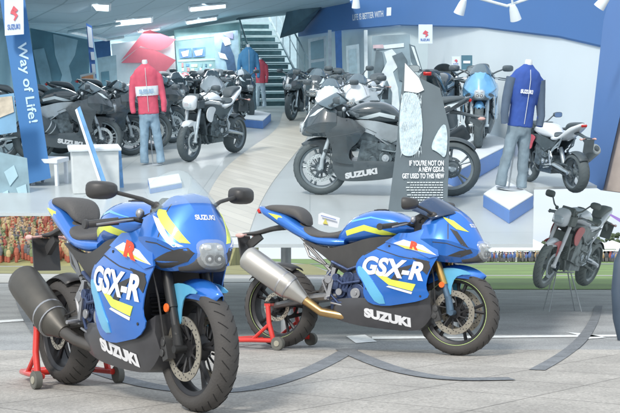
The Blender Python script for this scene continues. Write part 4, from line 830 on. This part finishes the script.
wb = show('white and grey sport motorcycle in front of the race poster', wht, rlt, 366, 146, -108)
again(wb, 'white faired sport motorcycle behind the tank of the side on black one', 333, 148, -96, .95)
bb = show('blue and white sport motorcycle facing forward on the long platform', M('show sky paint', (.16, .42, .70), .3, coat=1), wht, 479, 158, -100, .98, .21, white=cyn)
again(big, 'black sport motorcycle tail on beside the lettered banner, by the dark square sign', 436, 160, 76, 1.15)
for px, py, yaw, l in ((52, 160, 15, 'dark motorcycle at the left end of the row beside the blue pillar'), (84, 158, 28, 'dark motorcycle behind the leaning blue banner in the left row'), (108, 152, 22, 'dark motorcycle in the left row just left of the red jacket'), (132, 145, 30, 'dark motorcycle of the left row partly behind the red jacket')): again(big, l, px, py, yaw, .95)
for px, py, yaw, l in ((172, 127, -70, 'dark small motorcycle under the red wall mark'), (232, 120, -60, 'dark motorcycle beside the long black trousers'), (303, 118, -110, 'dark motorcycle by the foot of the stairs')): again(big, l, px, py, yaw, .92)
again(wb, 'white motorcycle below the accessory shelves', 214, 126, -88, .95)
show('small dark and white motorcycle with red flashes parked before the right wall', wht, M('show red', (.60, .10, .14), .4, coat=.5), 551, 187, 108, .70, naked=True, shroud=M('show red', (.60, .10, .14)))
# motocross machine on a lift at the right
gt = M('moto grey', (.19, .22, .21), .6); gt2 = M('moto light grey', (.30, .34, .34), .5, .2, var=.3, scale=12)  # dark parts painted greyer to carry the pale veil of the overlay
dr_ = show('pale white and red motocross motorcycle leaning on a thin lift over the grass', wht, M('moto red', (.60, .14, .14), .4, coat=.5),  500, 200, 0, 1, naked=True, shroud=M('moto red', (.6, .14, .14)), tyre=gt, rim=gt2, engine=gt2, black=gt, dark=gt, frame=gt2, seat=gt, forklow=M('moto white', (.72, .76, .78), .4), fork=MATS['moto white'], swing=MATS['moto white'])
dr_.name = 'motocross_motorcycle'; pb = W(562, 287, 14.2); dr_.matrix_world = Matrix.Translation(pb) @ Matrix.Rotation(R(-124), 4, 'Z') @ Matrix.Rotation(R(-17), 4, 'X') @ Matrix.Diagonal((1.02, .85, 1.02, 1))
lf = MB(); c0 = Vector((pb.x, pb.y, 0))
for a, b in ((-.16, -.14), (.16, -.14), (.16, .14), (-.16, .14)): lf.tube([c0+Vector((a*1.3, b*1.3, 0)), c0+Vector((a*.6, b*.6, pb.z+.18))], .008, 8)
lf.box(c0+Vector((0, 0, pb.z+.19)), (.26, .22, .02)); tag(lf.build('lift_stand', M('lift steel', (.36, .39, .40), .5, .5)), 'thin legged steel lift under the motocross motorcycle', 'stand')
# ------------------------------------------------------------------ free standing boards and furniture
bg_ = M('banner grey', (.115, .15, .17), .6, var=.12, scale=3); fur = M('fur print', (.50, .62, .67), .8, var=.35, scale=22)
BX = 10.7
bn = empty('lettered_banner', 'tall grey display banner with fur print and white slogan in front of the black motorcycle', 'banner'); bn.location = W(415, 205, BX)
k_ = rel(bn, lambda u, v, w_=0: W(u, v, BX+w_))
MB().prism([(388, 212), (396, 150), (400, 100), (405, 62), (420, 78), (440, 88), (450, 130), (447, 212)], k_, 0, .03).build('banner_board', bg_, bn, smooth=0)
MB().prism(chaikin([(402, 94), (407, 92), (418, 94), (421, 108), (423, 128), (421, 146), (414, 156), (404, 156), (400, 150), (399, 120)]), k_, -.006, -.016).build('fur_print', fur, bn, smooth=0)
MB().prism(chaikin([(429, 148), (444, 120), (448, 134), (446, 160), (438, 152)]), k_, -.006, -.016).build('fur_print', fur, bn, smooth=0)
MB().prism([(405, 63), (419, 78), (424, 90), (418, 93), (404, 91)], k_, -.006, -.016).build('white_print', cyn, bn, smooth=0)
m = MB()
for i in range(420):   # fur strands
    u = random.uniform(401, 421); v = random.uniform(92, 152); l = random.uniform(3, 7); a = random.uniform(-1.5, 1.5); m.add([k_(u, v, -.0175-.00001*i), k_(u+.5, v, -.0175-.00001*i), k_(u+a, v+l, -.0175-.00001*i)], [(0, 1, 2)])
m.build('fur_strand', M('fur strand', (.68, .78, .82), .8, var=0), bn).__setitem__('kind', 'stuff')
for i, (ln, y, x, sz) in enumerate((("IF YOU'RE NOT ON", 165.5, 444, 6.4), ('A NEW GSX-R', 171.8, 444, 6.4), ('GET USED TO THIS VIEW', 178.2, 444, 6.0))):
    MB().text(ln, lambda u, v, w_: k_(x+u*.62, y-v*1.12, -.02), sz, .14, 'RIGHT').build('slogan_line', M('slogan white', (.84, .88, .9), .6, var=0), bn)
m = MB()
for i in range(10):
    y = 182+i*2.5; x = 443; a = 408+2*math.sin(i*2)+.6*i
    while x > a: w2 = random.uniform(1.4, 4); m.prism([(x-w2, y), (x, y), (x, y+1), (x-w2, y+1)], k_, -.006, -.012); x -= w2+.7
m.build('small_print', M('small print', (.60, .66, .68), .6, var=0), bn).__setitem__('kind', 'stuff')
MB().box(Vector((0, .18, -.0))+Vector((0, 0, k_(415, 212)[2])), (.5, .35, .02)).build('banner_foot', dm['dark'], bn)
flat('leaning_banner', 'narrow blue and white banner leaning across the dark motorcycles', 'banner', [(75, 110), (80, 106), (112, 198), (105, 201)], 11.6, M('leaning blue', (.14, .34, .62), .5, var=.3, scale=5), [('banner_edge', cyn, [[(75, 110), (77, 108.5), (107, 199), (104.5, 200)]])])
flat('blue_leaflet_stand', 'short blue and white leaflet stand right of the white counter', 'stand', [(114, 152), (121, 149), (124, 190), (117, 196)], 12.4, M('leaflet blue', (.18, .38, .68), .5, var=.4, scale=9))
ct = empty('white_counter', 'plain white counter between the leaning banner and leaflet stand', 'counter'); ct.matrix_world = rm(97, 194, 14); cwm = M('counter white', (.62, .66, .66), .6, var=.08)
MB().box((0, .25, .23), (.50, .42, .46)).build('counter_body', cwm, ct, bev=.01); MB().box((0, .25, .475), (.56, .48, .03)).build('counter_top', M('counter top', (.70, .75, .77), .5), ct, bev=.006)
tb = empty('white_table', 'small white low table beside the foot of the blue pillar', 'table'); tb.matrix_world = rm(50, 184, -14); MB().box((0, 0, .28), (.36, .30, .05)).build('table_top', cyn, tb, bev=.006)
for a in (-1, 1):
    for b in (-1, 1): MB().box((a*.15, b*.12, .13), (.035, .035, .26)).build('leg', cyn, tb)
flat('magazine_display', 'grey blue display of magazines at the lower left', 'display', [(-10, 150), (27, 158), (32, 214), (-10, 218)], 12.0, M('magazine ground', (.22, .34, .40), .6, var=.3, scale=3), [('magazine_cover', ptl, [[(4, 172), (14, 165), (18, 176), (10, 186)], [(16, 188), (26, 184), (28, 198), (22, 204)], [(-2, 195), (8, 190), (10, 204), (0, 208)]])])
flat('paper_placard', 'small white paper notice on the rider seat', 'notice', [(318.5, 214), (322, 212.5), (340, 218), (338, 228), (318, 224)], 8.42, M('notice white', (.74, .76, .77), .6, var=.02), [('notice_symbol', M('notice yellow', (.62, .56, .12), .6), [[(323, 223.5), (325.5, 218.5), (328, 224.5)]]), ('notice_text', M('notice blue', (.20, .26, .50), .6), [[(321, 215), (336, 219.2), (336, 220.2), (321, 216)]])], .004)
flat('purple_leaflet', 'tiny purple outlined leaflet sign near the right edge', 'sign', [(609, 215), (611, 214), (621, 219), (621, 223)], 9.5, M('purple print', (.28, .18, .50), .6), (), .01)
tag(MB().tube([W(624, 341, 9.2), W(620, 318, 9.2), (W(618.5, 290, 9.2)), W(620.5, 262, 9.2), W(625, 245, 9.2)], [.05, .06, .06, .055, .03], 16).build('curved_post', M('post dark blue', (.05, .075, .11), .5)), 'dark curved inflatable post cut by the right edge', 'post')
